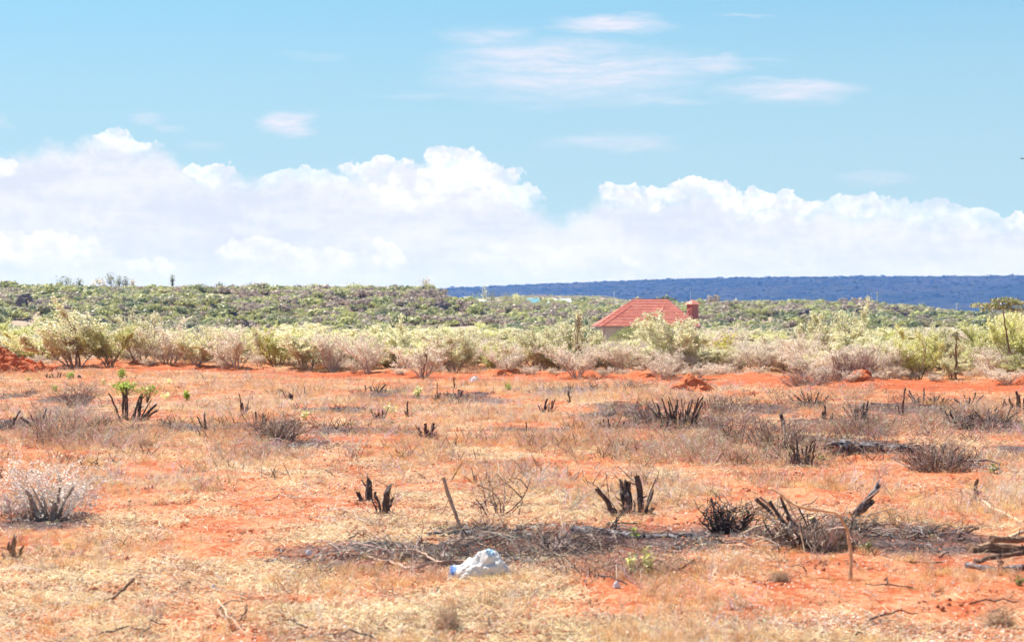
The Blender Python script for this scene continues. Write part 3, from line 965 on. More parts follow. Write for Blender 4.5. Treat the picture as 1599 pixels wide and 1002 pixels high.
def hillside():
    n = 22000
    u = RNG.uniform(-0.31, 0.31, n)
    d = np.sqrt(RNG.uniform(380 ** 2, 700 ** 2, n))
    x, y = u * d, d
    gap = fbm(x / 16, y / 22, 301, 3)
    keep = gap > 0.34 + 0.08 * RNG.random(n)
    x, y, d = x[keep], y[keep], d[keep]
    # plain beyond
    n2 = 9000
    u2 = RNG.uniform(-0.1, 0.31, n2)
    d2 = 700 * np.exp(RNG.uniform(0, 1.6, n2))
    keep2 = fbm(u2 * d2 / 60, d2 / 90, 305, 2) > 0.42
    x2, y2 = (u2 * d2)[keep2], d2[keep2]
    k1, k2 = KMAP[kind_field(x, y)], KMAP[kind_field(x2, y2)]
    X_, Y_, K = np.concatenate([x, x2]), np.concatenate([y, y2]), np.concatenate([k1, k2])
    Z = ground(X_, Y_, False) - 0.15
    N_ = len(X_)
    s = RNG.uniform(0.55, 1.35, N_) * np.where(np.hypot(X_, Y_) > 700, 1.25, 1.0)
    s *= np.where(RNG.random(N_) > 0.96, 1.5, 1.0)
    pxx = CX + F * X_ / Y_
    s *= np.where((pxx > 680) & (pxx < 985) & (Y_ > 590), 0.62, 1.0)
    S = np.stack([s, s, s * RNG.uniform(0.7, 1.1, N_)], 1)
    R_ = np.stack([RNG.normal(0, .08, N_), RNG.normal(0, .08, N_), RNG.uniform(0, 6.28, N_)], 1)
    idx = K * 3 + RNG.integers(0, 3, N_)
    # how large each shows, were it not hidden by the thicket: the 300 largest become bushes of their own
    rowpx = HY + F * (CAMZ - (Z + 1.5)) / Y_
    seen = (np.abs(X_ / Y_) < 0.25) & (rowpx < 520) & (rowpx > 440) & (Y_ < 700)
    size = s / Y_ * seen
    big = np.argsort(-size)[:300]
    lab = {'olive': 'olive green bush', 'lime': 'yellow green bush', 'dusk': 'greyish leafless bush', 'dark': 'dark green bush', 'tan': 'straw coloured bush'}
    secs = [(250, 'under the crest tree row'), (480, 'under the low box shaped crest tree'), (700, 'under the bare pale crest tree'), (930, 'in front of the sheds'), (1180, 'behind the house'), (1400, 'behind the tallest whitish shrub'), (9999, 'below the pale utility poles')]
    for i in big:
        k = HB_KINDS[K[i]]
        o = bpy.data.objects.new('hillside_bush', HB[k][idx[i] % 3])
        o.location = (X_[i], Y_[i], Z[i]); o.rotation_euler = R_[i]; o.scale = S[i]
        COL.objects.link(o)
        hp_ = 'low on' if rowpx[i] > 492 else ('halfway up' if rowpx[i] > 476 else 'high on')
        sc2 = next(t for lim, t in secs if pxx[i] < lim)
        full = '%s %s the far slope %s' % (lab[k], hp_, sc2)
        tag(o, full, 'bush', full.replace(' bush', ' bushes'))
    rest = np.setdiff1d(np.arange(N_), big)
    srcs = [HB[k][v] for k in HB_KINDS for v in range(3)]
    scatter_object('hillside_scrub', srcs, np.stack([X_, Y_, Z], 1)[rest], R_[rest], S[rest], idx[rest], np.ones((len(rest), 4)),
                   'dense mixed green and purplish scrub covering the far slope', 'scrub')
    DEEP = [crown_mesh('deep', 900 + v, 150) for v in range(3)]
    # trees of the distant ridge
    n3 = 5200
    u3 = RNG.uniform(-0.06, 0.31, n3)
    d3 = np.where(RNG.random(n3) < 0.22, RNG.uniform(5920, 6010, n3), RNG.uniform(4700, 6000, n3))
    x3, y3 = u3 * d3, d3
    z3 = hill_z(x3, y3) - 1.5
    s3 = RNG.uniform(1.0, 2.4, n3) * np.where(RNG.random(n3) > .93, 1.7, 1)
    scatter_object('hill_woodland', DEEP, np.stack([x3, y3, z3], 1), np.stack([0 * s3, 0 * s3, RNG.uniform(0, 6.28, n3)], 1),
                   np.stack([s3 * 1.2, s3 * 1.2, s3], 1), RNG.integers(0, 3, n3), np.ones((n3, 4)), 'dark woodland covering the distant blue ridge', 'woodland')


hillside()


# ------------------------------------------------------------------ grass and litter
def tuft(seed, n, h0, h1, spread, wd, lean, base, vary=0.25, seed_heads=False):
    rng = np.random.default_rng(seed)
    mb = MB()
    for i in range(n):
        a = rng.uniform(0, 6.283)
        r0 = spread * math.sqrt(rng.random()) * 0.5
        p = np.array([math.cos(a) * r0, math.sin(a) * r0, -0.01])
        h = rng.uniform(h0, h1)
        b_ = rng.uniform(0, 6.283)
        ln = rng.uniform(0.05, lean)
        out = np.array([math.cos(b_), math.sin(b_), 0]) * ln * h
        mid = p + out * 0.35 + np.array([0, 0, h * 0.6])
        tip = p + out * 1.1 + np.array([0, 0, h * (1 - 0.35 * ln)])
        wv = np.array([-math.sin(b_ + rng.normal(0, .8)), math.cos(b_), 0]) * wd * rng.uniform(.6, 1.4)
        c_ = np.clip(np.array(base) * rng.uniform(1 - vary, 1 + vary), 0, .95)
        mb.add([p - wv, p + wv, mid + wv * .8, mid - wv * .8, tip], [(0, 1, 2, 3), (3, 2, 4)], c_)
        if seed_heads and rng.random() < .5:
            q = rng.normal(0, .012, (3, 3)) + tip
            mb.add(q, [(0, 1, 2)], c_)
    return mb.mesh('tuft', STRAW)


def flat_bits(seed, n, L0, L1, wd, spread, base, vary=0.3, lift=0.02, leafy=False):
    rng = np.random.default_rng(seed)
    mb = MB()
    for i in range(n):
        a, r0 = rng.uniform(0, 6.283), spread * math.sqrt(rng.random())
        c0 = np.array([math.cos(a) * r0, math.sin(a) * r0, rng.uniform(0.002, lift)])
        b_ = rng.uniform(0, 6.283)
        L = rng.uniform(L0, L1)
        dv = np.array([math.cos(b_), math.sin(b_), rng.normal(0, .25)]) * L * .5
        wv = np.array([-math.sin(b_), math.cos(b_), rng.normal(0, .5)]) * wd * rng.uniform(.5, 1.4)
        c_ = np.clip(np.array(base) * rng.uniform(1 - vary, 1 + vary), 0, .95)
        if leafy:
            mb.add([c0 - dv, c0 + wv, c0 + dv, c0 - wv], [(0, 1, 2, 3)], c_)
        else:
            k = c0 + wv * 2.5
            mb.add([c0 - dv - wv, c0 - dv + wv, k + wv, k - wv, c0 + dv + wv, c0 + dv - wv], [(0, 1, 2, 3), (3, 2, 4, 5)], c_)
    return mb.mesh('litter', STRAW)


ST = (0.91, 0.68, 0.36)
SRC_GRASS = [tuft(1, 26, .05, .15, .14, .0022, .9, ST), tuft(2, 30, .07, .19, .18, .0022, .8, ST), tuft(3, 22, .04, .12, .20, .0026, 1.1, ST),
             tuft(4, 34, .10, .24, .16, .0022, .6, (0.80, 0.56, 0.36)), tuft(5, 12, .18, .38, .14, .0018, .5, (0.86, 0.72, 0.56), seed_heads=True),
             tuft(6, 9, .22, .46, .12, .0020, .7, (0.84, 0.74, 0.66), seed_heads=True), tuft(7, 30, .05, .13, .30, .0024, 1.2, (0.86, 0.72, 0.58))]
def weed(seed):
    random.seed(seed)
    mb = MB()
    for i in range(7):
        d0_ = rdir(random.uniform(.4, 1.8))
        p, pts_ = Vector((0, 0, -.01)), []
        for k in range(5):
            pts_.append(Vector(p))
            d0_ = (d0_ + Vector((random.gauss(0, .2), random.gauss(0, .2), random.gauss(0, .15)))).normalized()
            p = p + d0_ * .075
        cc_ = tuple(v * random.uniform(.75, 1.1) for v in (.80, .64, .54))
        mb.tube(pts_, [.0035, .003, .0028, .0022, .0016], 3, cc_, cap=False)
        for k in range(5):
            q_ = pts_[random.randint(1, 4)]
            e_ = q_ + rdir(random.uniform(0, 1)) * random.uniform(.05, .13)
            mb.tube([q_, e_], [.0022, .0012], 3, cc_, cap=False)
    return mb.mesh('weed', STRAW)


def charred_weed(seed):
    random.seed(seed)
    mb = MB()
    for i in range(9):
        d0_ = rdir(random.uniform(.3, 2.2))
        L_ = random.uniform(.05, .26)
        p0_ = Vector((random.gauss(0, .09), random.gauss(0, .09), -.01))
        c_ = random.choice(((.07, .05, .045), (.16, .10, .08), (.30, .2, .16)))
        mb.tube([p0_, p0_ + d0_ * L_ * .5, p0_ + d0_ * L_ + Vector((random.gauss(0, .02), 0, -.01))], [.007, .005, .003], 4, c_, cap=False)
    return mb.mesh('charred_weed', STRAW)


def clod_mesh(seed):
    mb = MB()
    rng = np.random.default_rng(seed)
    for q in range(9):
        n1, n2 = 7, 4
        c0 = np.array([rng.normal(0, .13), rng.normal(0, .13), 0])
        r_ = rng.uniform(.006, .022)
        V = []
        for j in range(n2 + 1):
            for i in range(n1):
                th, ph = 2 * math.pi * i / n1, math.pi * j / n2
                V.append(c0 + np.array([math.cos(th) * math.sin(ph), math.sin(th) * math.sin(ph), .75 * math.cos(ph)]) * r_ * rng.uniform(.7, 1.25))
        mb.add(V, [(j * n1 + i, (j + 1) * n1 + i, (j + 1) * n1 + (i + 1) % n1, j * n1 + (i + 1) % n1) for j in range(n2) for i in range(n1)], (0.64, 0.24, 0.12))
    return mb.mesh('clod', STRAW)


SRC_GRASS += [weed(71), weed(72), charred_weed(81), charred_weed(82)]
SRC_LIT = [flat_bits(11, 28, .03, .10, .0018, .22, (0.91, 0.74, 0.46)), flat_bits(12, 24, .05, .18, .0018, .28, (0.89, 0.66, 0.37)),
           flat_bits(13, 16, .012, .03, .006, .22, (0.84, 0.74, 0.64), leafy=True), flat_bits(14, 9, .06, .22, .0035, .25, (0.30, 0.18, 0.12), lift=.03),
           flat_bits(15, 14, .015, .035, .007, .2, (0.62, 0.34, 0.20), leafy=True), flat_bits(16, 12, .02, .09, .006, .25, (0.10, 0.075, 0.07), lift=.02), clod_mesh(1), clod_mesh(2)]


def field_points(n, power, dmin=12.0, dmax=100.0, um=0.32):
    u = RNG.uniform(-um, um, n)
    t = RNG.random(n)
    d = (dmin ** power + t * (dmax ** power - dmin ** power)) ** (1 / power)
    return u * d + np.sign(u) * 5.0 * np.abs(u / um) ** 3, d


def grow_field():
    # density per square metre ~ d**(power-2)
    x, y = field_points(205000, 0.35)
    cl = fbm(x / 1.5, y / 2.4, 401, 3)
    cl2 = fbm(x / 0.45, y / 0.6, 405, 2)
    am = ash_mask(x, y)
    tm, dy = track_mask(x, y)
    p = np.clip((cl * 0.65 + cl2 * 0.35 - 0.445) * 5.0, 0.04, 1.0) * (1 - 0.86 * am) * (1 - 0.93 * np.clip(tm * 1.3, 0, 1))
    px_ = CX + F * x / y
    bare1 = np.exp(-((px_ - 330) / 160) ** 2 - ((HY + CAMZ * F / y - 985) / 28) ** 2)
    bare2 = np.exp(-((px_ - 1420) / 260) ** 2 - ((HY + CAMZ * F / y - 948) / 26) ** 2)
    bare3 = np.exp(-((px_ - 950) / 120) ** 2 - ((HY + CAMZ * F / y - 965) / 24) ** 2)
    p *= 1 - 0.8 * np.clip(bare1 + bare2 + bare3, 0, 1)
    k = RNG.random(len(x)) < p
    x, y, cl, am = x[k], y[k], cl[k], am[k]
    n = len(x)
    z = ground(x, y)
    tall = fbm(x / 4, y / 6, 411, 3)
    r_ = RNG.random(n)
    idx = np.where(r_ < .22, 0, np.where(r_ < .40, 1, np.where(r_ < .60, 2, np.where(r_ < .72, 3, 6))))
    idx = np.where((r_ > .88) & (tall > .47), 4, idx)
    idx = np.where((r_ > .95) & (tall > .5), 5, idx)
    pyy = HY + CAMZ * F / y
    pxx = CX + F * x / y
    wz = np.exp(-((pxx - 1200) / 200) ** 2 - ((pyy - 690) / 50) ** 2) + .8 * np.exp(-((pxx - 110) / 90) ** 2 - ((pyy - 680) / 40) ** 2) + .7 * np.exp(-((pxx - 470) / 100) ** 2 - ((pyy - 690) / 30) ** 2) + .6 * np.exp(-((pxx - 1480) / 120) ** 2 - ((pyy - 680) / 40) ** 2) + .5 * np.exp(-((pxx - 930) / 120) ** 2 - ((pyy - 900) / 30) ** 2)
    lush = np.exp(-((pxx - 60) / 120) ** 2 - ((pyy - 940) / 60) ** 2) + np.exp(-((pxx - 690) / 130) ** 2 - ((pyy - 965) / 40) ** 2) + .8 * np.exp(-((pxx - 300) / 200) ** 2 - ((pyy - 830) / 50) ** 2)
    tall = np.where(pyy > 800, np.clip(.22 + .34 * lush + .35 * (tall - .45), .12, .8), tall)
    isw = RNG.random(n) < .035 + .42 * wz
    idx = np.where(isw, 7 + (RNG.random(n) < .5), idx)
    isc = RNG.random(n) < np.clip(np.where(pyy > 760, .003, .012) + .20 * am + .10 * wz, 0, .85)
    idx = np.where(isc, 9 + (RNG.random(n) < .5), idx)
    s = RNG.uniform(.45, 1.05, n) * (0.35 + 1.0 * tall) * (1 + 0.002 * y)
    s = np.where(isc | isw, RNG.uniform(.6, 1.3, n) * np.where(pyy > 800, .6, 1.0), s)
    rot = np.stack([RNG.normal(0, .12, n), RNG.normal(0, .12, n), RNG.uniform(0, 6.28, n)], 1)
    t = RNG.random(n)
    warm = fbm(x / 5, y / 9, 421, 3)
    A_, B_, C_ = np.array([1.0, 0.93, 0.86]), np.array([1.02, 0.80, 0.60]), np.array([1.08, 1.14, 1.22])
    tint = A_[None] * (1 - t[:, None]) + B_[None] * t[:, None]
    pale = (RNG.random(n) < np.clip((0.56 - warm) * 3, 0.12, .7))
    tint = np.where(pale[:, None], C_[None], tint) * RNG.uniform(.8, 1.12, (n, 1))
    tint = np.concatenate([tint, np.ones((n, 1))], 1)
    scatter_object('dry_grass', SRC_GRASS, np.stack([x, y, z], 1), rot, np.stack([s, s, s], 1), idx, tint, 'short straw coloured dry grass tufts over the red field', 'grass')
    x, y = field_points(165000, 0.30, 12, 95)
    am = ash_mask(x, y)
    tm, dy = track_mask(x, y)
    c2 = fbm(x / 1.1, y / 1.8, 431, 3)
    k = RNG.random(len(x)) < np.clip((c2 - .44) * 3.6, .07, 1) * .74 * (1 - .45 * am) * (1 - .88 * np.clip(tm * 1.2, 0, 1))
    x, y, am = x[k], y[k], am[k]
    n = len(x)
    wn = fbm(x / 2.2, y / 3.5, 441, 3)
    r_ = RNG.random(n)
    idx = np.where(r_ < .34, 0, np.where(r_ < .58, 1, np.where(r_ < .70, 3, np.where(r_ < .84, 4, 2))))
    idx = np.where((wn > .60) & (r_ < .45), 2, idx)
    idx = np.where((am > .4) & (r_ < .65), 5, idx)
    idx = np.where(RNG.random(n) < .11, 6 + (RNG.random(n) < .5), idx)
    s = RNG.uniform(.7, 1.3, n) * (1 + .004 * y)
    tint = np.concatenate([np.ones((n, 3)) * RNG.uniform(.78, 1.12, (n, 1)), np.ones((n, 1))], 1)
    scatter_object('leaf_litter', SRC_LIT, np.stack([x, y, ground(x, y) + .004], 1), np.stack([0 * s, 0 * s, RNG.uniform(0, 6.28, n)], 1), np.stack([s, s, s], 1), idx, tint,
                   'bleached straw, dead leaves and twig bits strewn over red soil', 'litter')


grow_field()


# ================================================================== stumps, sticks, brush
def tubepts(pts, n=5, wob=0.02):
    """resample a polyline and roughen it"""
    pts = [Vector(p) for p in pts]
    L = [0]
    for a, b_ in zip(pts, pts[1:]):
        L.append(L[-1] + (b_ - a).length)
    out = []
    for i in range(n + 1):
        t = L[-1] * i / n
        k = max(j for j in range(len(L)) if L[j] <= t + 1e-9)
        k = min(k, len(pts) - 2)
        f = (t - L[k]) / max(L[k + 1] - L[k], 1e-9)
        p = pts[k].lerp(pts[k + 1], f)
        if 0 < i < n:
            p = p + Vector([random.gauss(0, wob) for _ in range(3)])
        out.append(p)
    return out


def stem_part(root, name, pts, r0, r1, mat, sides=8, cut=None, wob=0.006, n=6, knots=0.14):
    """a woody stem as its own mesh; cut: material of the sawn end, a thin disc of its own"""
    L0 = Vector(root.location) if root is not None else Vector(pts[0])
    P_ = [Vector(p) - L0 for p in tubepts(pts, n, wob)]
    rad = [r0 + (r1 - r0) * i / n for i in range(n + 1)]
    rad[0] *= 1.25
    for i in range(1, n):
        rad[i] *= random.uniform(1 - knots, 1 + knots)
    mb = MB()
    mb.tube(P_, rad, sides, jit=0.16)
    if cut is None and r1 > .004:
        d_ = (P_[-1] - P_[-2]).normalized()
        for q in range(sides):
            mb.v[-1][-1 - q] += np.array(d_) * random.uniform(-1.6, 2.6) * r1
    if r0 > .012 and knots > .06:
        for q in range(random.randint(1, 3)):
            k_ = random.randint(1, n - 1)
            dn = rdir(random.uniform(.1, 1.2)) * min(random.uniform(2.0, 6.0) * r0, .13)
            mb.tube([P_[k_], P_[k_] + dn * .6, P_[k_] + dn + Vector((0, 0, random.uniform(-.5, 1) * r0))], [min(r0 * .38, .018), min(r0 * .28, .013), min(r0 * .12, .006)], 5, jit=.2)
    o = mb.build(name, mat, root, smooth=False)
    if root is None:
        o.location = L0
    if cut is not None:
        d = (P_[-1] - P_[-2]).normalized()
        m2 = MB()
        m2.tube([P_[-1] - d * 0.002, P_[-1] + d * 0.010], [r1 * 1.04, r1 * 0.98], sides)
        c_ = m2.build('cut_face', cut, o)
    return o


def stump_px(base, stems, label, group=None, mat=None, name='burnt_stump', cat='stump', skirt=0, parts=True, cutmat=None):
    """base: (px, py) of the foot; stems: (foot px offset, tip px offset, height px, thickness px[, cut]) at photo size"""
    g = GP(*base)
    sc_ = g.y / F
    mat = mat or CHAR
    g.z -= 0.02
    if parts:
        root = empty(name, g, label, cat, group)
    else:
        root = None
        mb = MB()
    for st in stems:
        fx, tx, h, th = st[:4]
        cut = st[4] if len(st) > 4 else None
        dy0, dy1 = random.uniform(-.10, .10), random.uniform(-.22, .22) * h * sc_ * 1.5
        p0 = Vector((fx * sc_, dy0, -0.03))
        p1 = Vector((tx * sc_, dy0 + dy1, h * sc_ + 0.02))
        mid = p0.lerp(p1, 0.5) + Vector(((p0.x - p1.x) * 0.10, 0, 0))
        r = th * sc_ * 0.5
        if parts:
            stem_part(root, 'stem', [p0 + g, mid + g, p1 + g], r, r * 0.72, mat, 8, cut, wob=min(.008, r * .3))
        else:
            pp = tubepts([p0, mid, p1], 5, min(.01, r * .35))
            mb.tube(pp, [r * (1.2 - .5 * i / 5) * random.uniform(.85, 1.15) for i in range(6)], 6, jit=.15)
    if skirt:
        sk = MB()
        for i in range(skirt):
            a = random.uniform(0, 6.28)
            rr = random.uniform(.0, 1) * max(abs(s_[1]) for s_ in stems) * sc_ * 0.8
            p = Vector((math.cos(a) * rr, math.sin(a) * rr * .7, 0.0))
            q = p + Vector((random.gauss(0, .1), random.gauss(0, .1), random.uniform(.02, .16)))
            sk.tube([p, p.lerp(q, .5) + Vector((random.gauss(0, .02), 0, random.gauss(0, .01))), q], [.007, .005, .003], 3, (0.2, .14, .12))
        if parts:
            sk.build('root_shoots', TWIG, root)
        else:
            for V_, c_ in zip(sk.v, sk.c):
                pass
    if not parts:
        o = mb.build(name, mat)
        o.location = g
        tag(o, label, cat, group)
        return o
    return root


def brush_px(base, wpx, hpx, n, label, group=None, cols=((0.46, 0.33, 0.26), (0.26, 0.17, 0.13), (0.64, 0.51, 0.42), (0.13, 0.09, 0.075)), thick=0.006, name='dead_brush', leafk=None, leaves=0, leaf=.02, cat='brush', dome=0.6, flat=False):
    """a tangle of curved dead twigs"""
    g = GP(*base)
    sc_ = g.y / F
    W_, H_ = wpx * sc_, hpx * sc_
    mb, fo = MB(), MB()
    ends = []
    for i in range(n):
        a = random.uniform(0, 6.28)
        r0 = random.random() ** 0.7 * W_ * (0.28 if not flat else 0.45)
        p = Vector((math.cos(a) * r0, math.sin(a) * r0 * 0.8, -0.02))
        b_ = a + random.gauss(0, .8)
        out = random.uniform(.1, .5) * W_ * 0.6
        hh = H_ * random.uniform(.25, 1.0)
        if flat:
            q = p + Vector((math.cos(b_) * out * 2, math.sin(b_) * out * 1.6, hh * .6))
            mid = p.lerp(q, .5) + Vector((0, 0, hh * .8))
        else:
            q = p + Vector((math.cos(b_) * out, math.sin(b_) * out, hh))
            mid = p.lerp(q, .5) + Vector((random.gauss(0, .05), random.gauss(0, .05), hh * .18 * dome))
        c_ = random.choice(cols)
        pp = tubepts([p, mid, q], 4, 0.015)
        th = thick * random.uniform(.6, 1.5)
        mb.tube(pp, [th * (1 - .15 * k) for k in range(5)], 3, tuple(v * random.uniform(.8, 1.15) for v in c_), cap=False)
        for k in range(random.randint(1, 4)):
            s = pp[random.randint(1, 4)]
            e = s + Vector((random.gauss(0, .1), random.gauss(0, .1), random.uniform(-.03, .12))) * (W_ / .6) ** .5
            mb.tube([s, s.lerp(e, .5) + Vector((0, 0, .01)), e], [th * .5, th * .4, th * .3], 3, c_, cap=False)
            ends.append(e)
        ends.append(q)
    if flat:
        for i in range(max(3, n // 9)):
            p = Vector((random.uniform(-.5, .5) * W_, random.uniform(-.35, .35) * W_, .02))
            q = p + Vector((random.uniform(-.3, .3) * W_, random.uniform(-.15, .15) * W_, random.uniform(0, .7) * H_))
            mb.tube(tubepts([p, q], 5, .02), [thick * v for v in (2.4, 2.3, 2.1, 1.9, 1.6, 1.2)], 5, random.choice(((.09, .06, .05), (.30, .2, .15), (.55, .42, .34))), jit=.1)
    if leaves:
        E = np.array([tuple(e) for e in ends])
        C_ = E[RNG.integers(0, len(E), leaves)]
        leaf_quads(fo, C_, leaf, leafk, RNG, 0.035, 1.5)
        root = empty(name, g, label, cat, group)
        mb.build('twigs', TWIG, root)
        fo.build('leaves', LEAF, root)
        return root
    o = mb.build(name, TWIG)
    o.location = g
    return tag(o, label, cat, group)


def lying_px(pts, r0, r1, mat, label, name='fallen_branch', cat='branch', group=None, sides=7, lift=0.0, cut=None, twigs=0, wob=.01, twc=(0.3, .2, .16)):
    """pts: (px, py[, height above ground m]) laid over the ground"""
    W_ = []
    for t in pts:
        g = GP(t[0], t[1])
        hgt = t[2] if len(t) > 2 else 0
        if hgt:                       # keep the point where it is seen: move nearer along the sight line until it stands hgt above the ground
            d = g.y * (1 - hgt / CAMZ)
            x = g.x * (1 - hgt / CAMZ)
            g = Vector((x, d, G1(x, d) + hgt))
        g.z += min(r0, r1) * .6 + lift
        W_.append(g)
    root = empty(name, W_[0], label, cat, group)
    stem_part(root, 'limb', W_, r0, r1, mat, sides, cut, wob=wob, n=max(6, 3 * len(pts)), knots=.1)
    if twigs:
        mb = MB()
        base = tubepts([p - W_[0] for p in W_], 12, 0)
        for i in range(twigs):
            s = base[random.randint(3, 12)]
            e = s + Vector((random.gauss(0, .18), random.gauss(0, .18), abs(random.gauss(0, .12))))
            pp = tubepts([s, e], 4, .015)
            mb.tube(pp, [r1 * .55, r1 * .45, r1 * .35, r1 * .3, r1 * .2], 4, twc, cap=False)
            e2 = e + Vector((random.gauss(0, .1), random.gauss(0, .1), abs(random.gauss(0, .06))))
            mb.tube([e.lerp(s, .4), e2], [r1 * .3, r1 * .15], 3, twc, cap=False)
        mb.build('side_twigs', TWIG, root)
    return root


# -- the large burnt stump in the middle of the ash
stump_px((984, 803), [(-20, -52, 42, 9), (-12, -60, 52, 1.6), (-8, -14, 52, 7), (-3, -4, 44, 15), (18, 9, 60, 9), (19, 11, 62, 11, CUT), (20, 42, 54, 2.6), (22, 36, 38, 5),
                      (6, 6, 22, 4), (-18, -34, 16, 9), (28, 34, 10, 8), (-30, -38, 66, 1.2)],
         'burnt stump of several blackened poles, one tall and sawn, above a charred log', skirt=26)
# -- the wide stump with the arching pale branch
stump_px((1278, 852), [(0, -12, 44, 13, CUT), (8, 24, 34, 8), (-12, -34, 30, 7), (24, 40, 42, 7), (-30, -58, 72, 7), (-34, -76, 66, 8), 
                       (-22, -46, 40, 6), (14, 6, 26, 9), (34, 30, 24, 8), (-4, -34, 66, 3.5), (52, 44, 30, 6)],
         'wide charred stump with a round orange sawn end and splayed arms', skirt=60)
brush_px((1276, 862), 120, 50, 120, 'grey brown twig tangle around the wide charred stump', thick=.006)
o = empty('arching_branch', GP(1328, 905), 'long smooth orange brown branch arching over the wide charred stump', 'branch')
d_ = depth_of(905)
bd = [P3(1328, 903, d_), P3(1329, 868, d_ + .02), P3(1324, 828, d_ + .05), P3(1309, 800, d_ + .1), P3(1284, 797, d_ + .15), P3(1256, 793, d_ + .2), P3(1232, 783, d_ + .25), P3(1216, 768, d_ + .3), P3(1202, 762, d_ + .35)]
stem_part(o, 'limb', bd, .019, .012, simple_mat('orange_bark', (0.62, 0.33, 0.16), (0.82, 0.52, 0.30), 14, .8, .004), 8, None, wob=.002, n=20, knots=.05)
stem_part(o, 'side_branch', [P3(1228, 780, d_ + .25), P3(1246, 812, d_ + .2), P3(1256, 858, d_ + .05)], .010, .006, PALEB, 6, None, wob=.003, n=8)
dg = depth_of(814)
for q, (pl, r0_, r1_, mt_, ct_, lb_) in enumerate((
        ([(1326, 818), (1340, 797), (1358, 775), (1372, 756)], .036, .030, CHARG, None, 'thick split grey branch jutting up beside the wide charred stump'),
        ([(1322, 822), (1338, 806), (1352, 792), (1364, 782)], .030, .028, CHAR, CUT, 'shorter black branch with yellow sawn end under the split grey one'),
        ([(1300, 838), (1322, 812), (1340, 790), (1386, 752)], .010, .005, PINKB, None, 'thin pinkish stick behind the split grey branch'),
        ([(1230, 828), (1250, 806), (1262, 790), (1276, 776)], .014, .009, PALEB, None, 'pale stick slanting up from the twig tangle'),
        ([(1180, 778), (1204, 800), (1222, 826), (1240, 846)], .020, .024, CHAR, None, 'long black arm leaning against the wide charred stump'),
        ([(1186, 775), (1214, 800), (1236, 822), (1256, 838)], .012, .016, PINKB, None, 'pinkish arm lying over the long black arm'))):
    ro = empty('leaning_branch', P3(pl[0][0], pl[0][1], dg), lb_, 'branch')
    stem_part(ro, 'limb', [P3(a_, b_, dg - .03 * q + .02 * i_) for i_, (a_, b_) in enumerate(pl)], r0_, r1_, mt_, 8, ct_, wob=.006, n=9)
brush_px((1268, 858), 170, 60, 90, 'thick dark and pale sticks heaped over the wide charred stump', cols=((.10, .07, .06), (.45, .33, .27), (.62, .48, .38), (.22, .15, .12)), thick=.010, flat=True)
# -- burnt brush left of it
brush_px((1140, 832), 120, 52, 70, 'low heap of blackened twigs beside the wide charred stump', cols=((0.05, .04, .04), (0.10, .08, .075), (.16, .11, .10)), thick=.009)
stump_px((1122, 832), [(0, -10, 52, 5), (4, -6, 30, 3), (-6, -14, 24, 4), (10, 22, 20, 5)], 'single upright charred stick among blackened twigs')
# -- left stump inside the white leaved dead bush
stump_px((74, 812), [(-10, -22, 34, 7, CUT), (0, -12, 36, 6, CUT), (12, 22, 50, 6), (12, 38, 48, 6), (10, 12, 30, 7, CUT), (-14, -30, 44, 8), (-4, -8, 22, 10), (4, -20, 52, 3)],
         'grey hooked stump buried in a silvery dead bush', mat=simple_mat('weathered_grey_bark', (0.24, 0.17, 0.13), (0.52, 0.42, 0.36), 18, 0.9, 0.012), skirt=60)
brush_px((78, 806), 200, 74, 80, 'silvery dead bush with woolly white leaves', cols=((0.72, .62, .58), (0.52, .42, .38), (.8, .74, .7)), thick=.0042, leafk='white', leaves=2200, leaf=.020, name='dead_shrub', cat='dead bush')
brush_px((52, 770), 110, 58, 22, 'white woolly spikes standing behind the grey hooked stump', cols=((0.74, .66, .62), (.8, .74, .7)), thick=.004, leafk='white', leaves=1000, leaf=.020, name='dead_shrub', cat='dead bush')
brush_px((26, 808), 90, 40, 60, 'flattened pale twigs at the edge of the frame beside the silvery bush', thick=.004, flat=True, cols=((0.66, .55, .5), (0.5, .4, .36)))
stump_px((20, 866), [(0, 4, 36, 8), (-3, -10, 22, 7), (5, 14, 18, 6), (-6, -14, 12, 5), (2, 2, 24, 9)], 'small red brown stump with pointed splinters', mat=BARK)
# -- two small stumps left of centre
stump_px((600, 801), [(0, 6, 40, 12), (-2, -12, 30, 5), (-8, -18, 26, 3), (4, 12, 22, 6)], 'short dark forked stump standing alone in straw', skirt=14)
stump_px((576, 782), [(0, 0, 26, 13), (-10, -16, 12, 9), (8, 10, 12, 5)], 'squat charred stub just behind the dark forked stump')
stump_px((1524, 776), [(0, 1, 26, 8), (3, 6, 12, 6)], 'lone brown post stub behind the long bare branch', mat=BARK)

# -- middle distance stumps (photo px): label, base, stems, skirt
def fan(n, wpx, hpx, th, lean=1.0, hv=.45):
    out = []
    for i in range(n):
        f = (i + .5) / n * 2 - 1 + random.uniform(-.15, .15)
        t_ = th * random.choice((.35, .5, .65, .85))
        out.append((f * wpx * .26 + random.gauss(0, 2), f * wpx * .5 * lean + random.gauss(0, wpx * .07), hpx * random.uniform(.35, 1.0), t_))
    for i in range(n):
        f = random.uniform(-1, 1)
        out.append((f * wpx * .3, f * wpx * .6 + random.gauss(0, wpx * .1), hpx * random.uniform(.3, .95), th * random.uniform(.16, .28)))
    return out


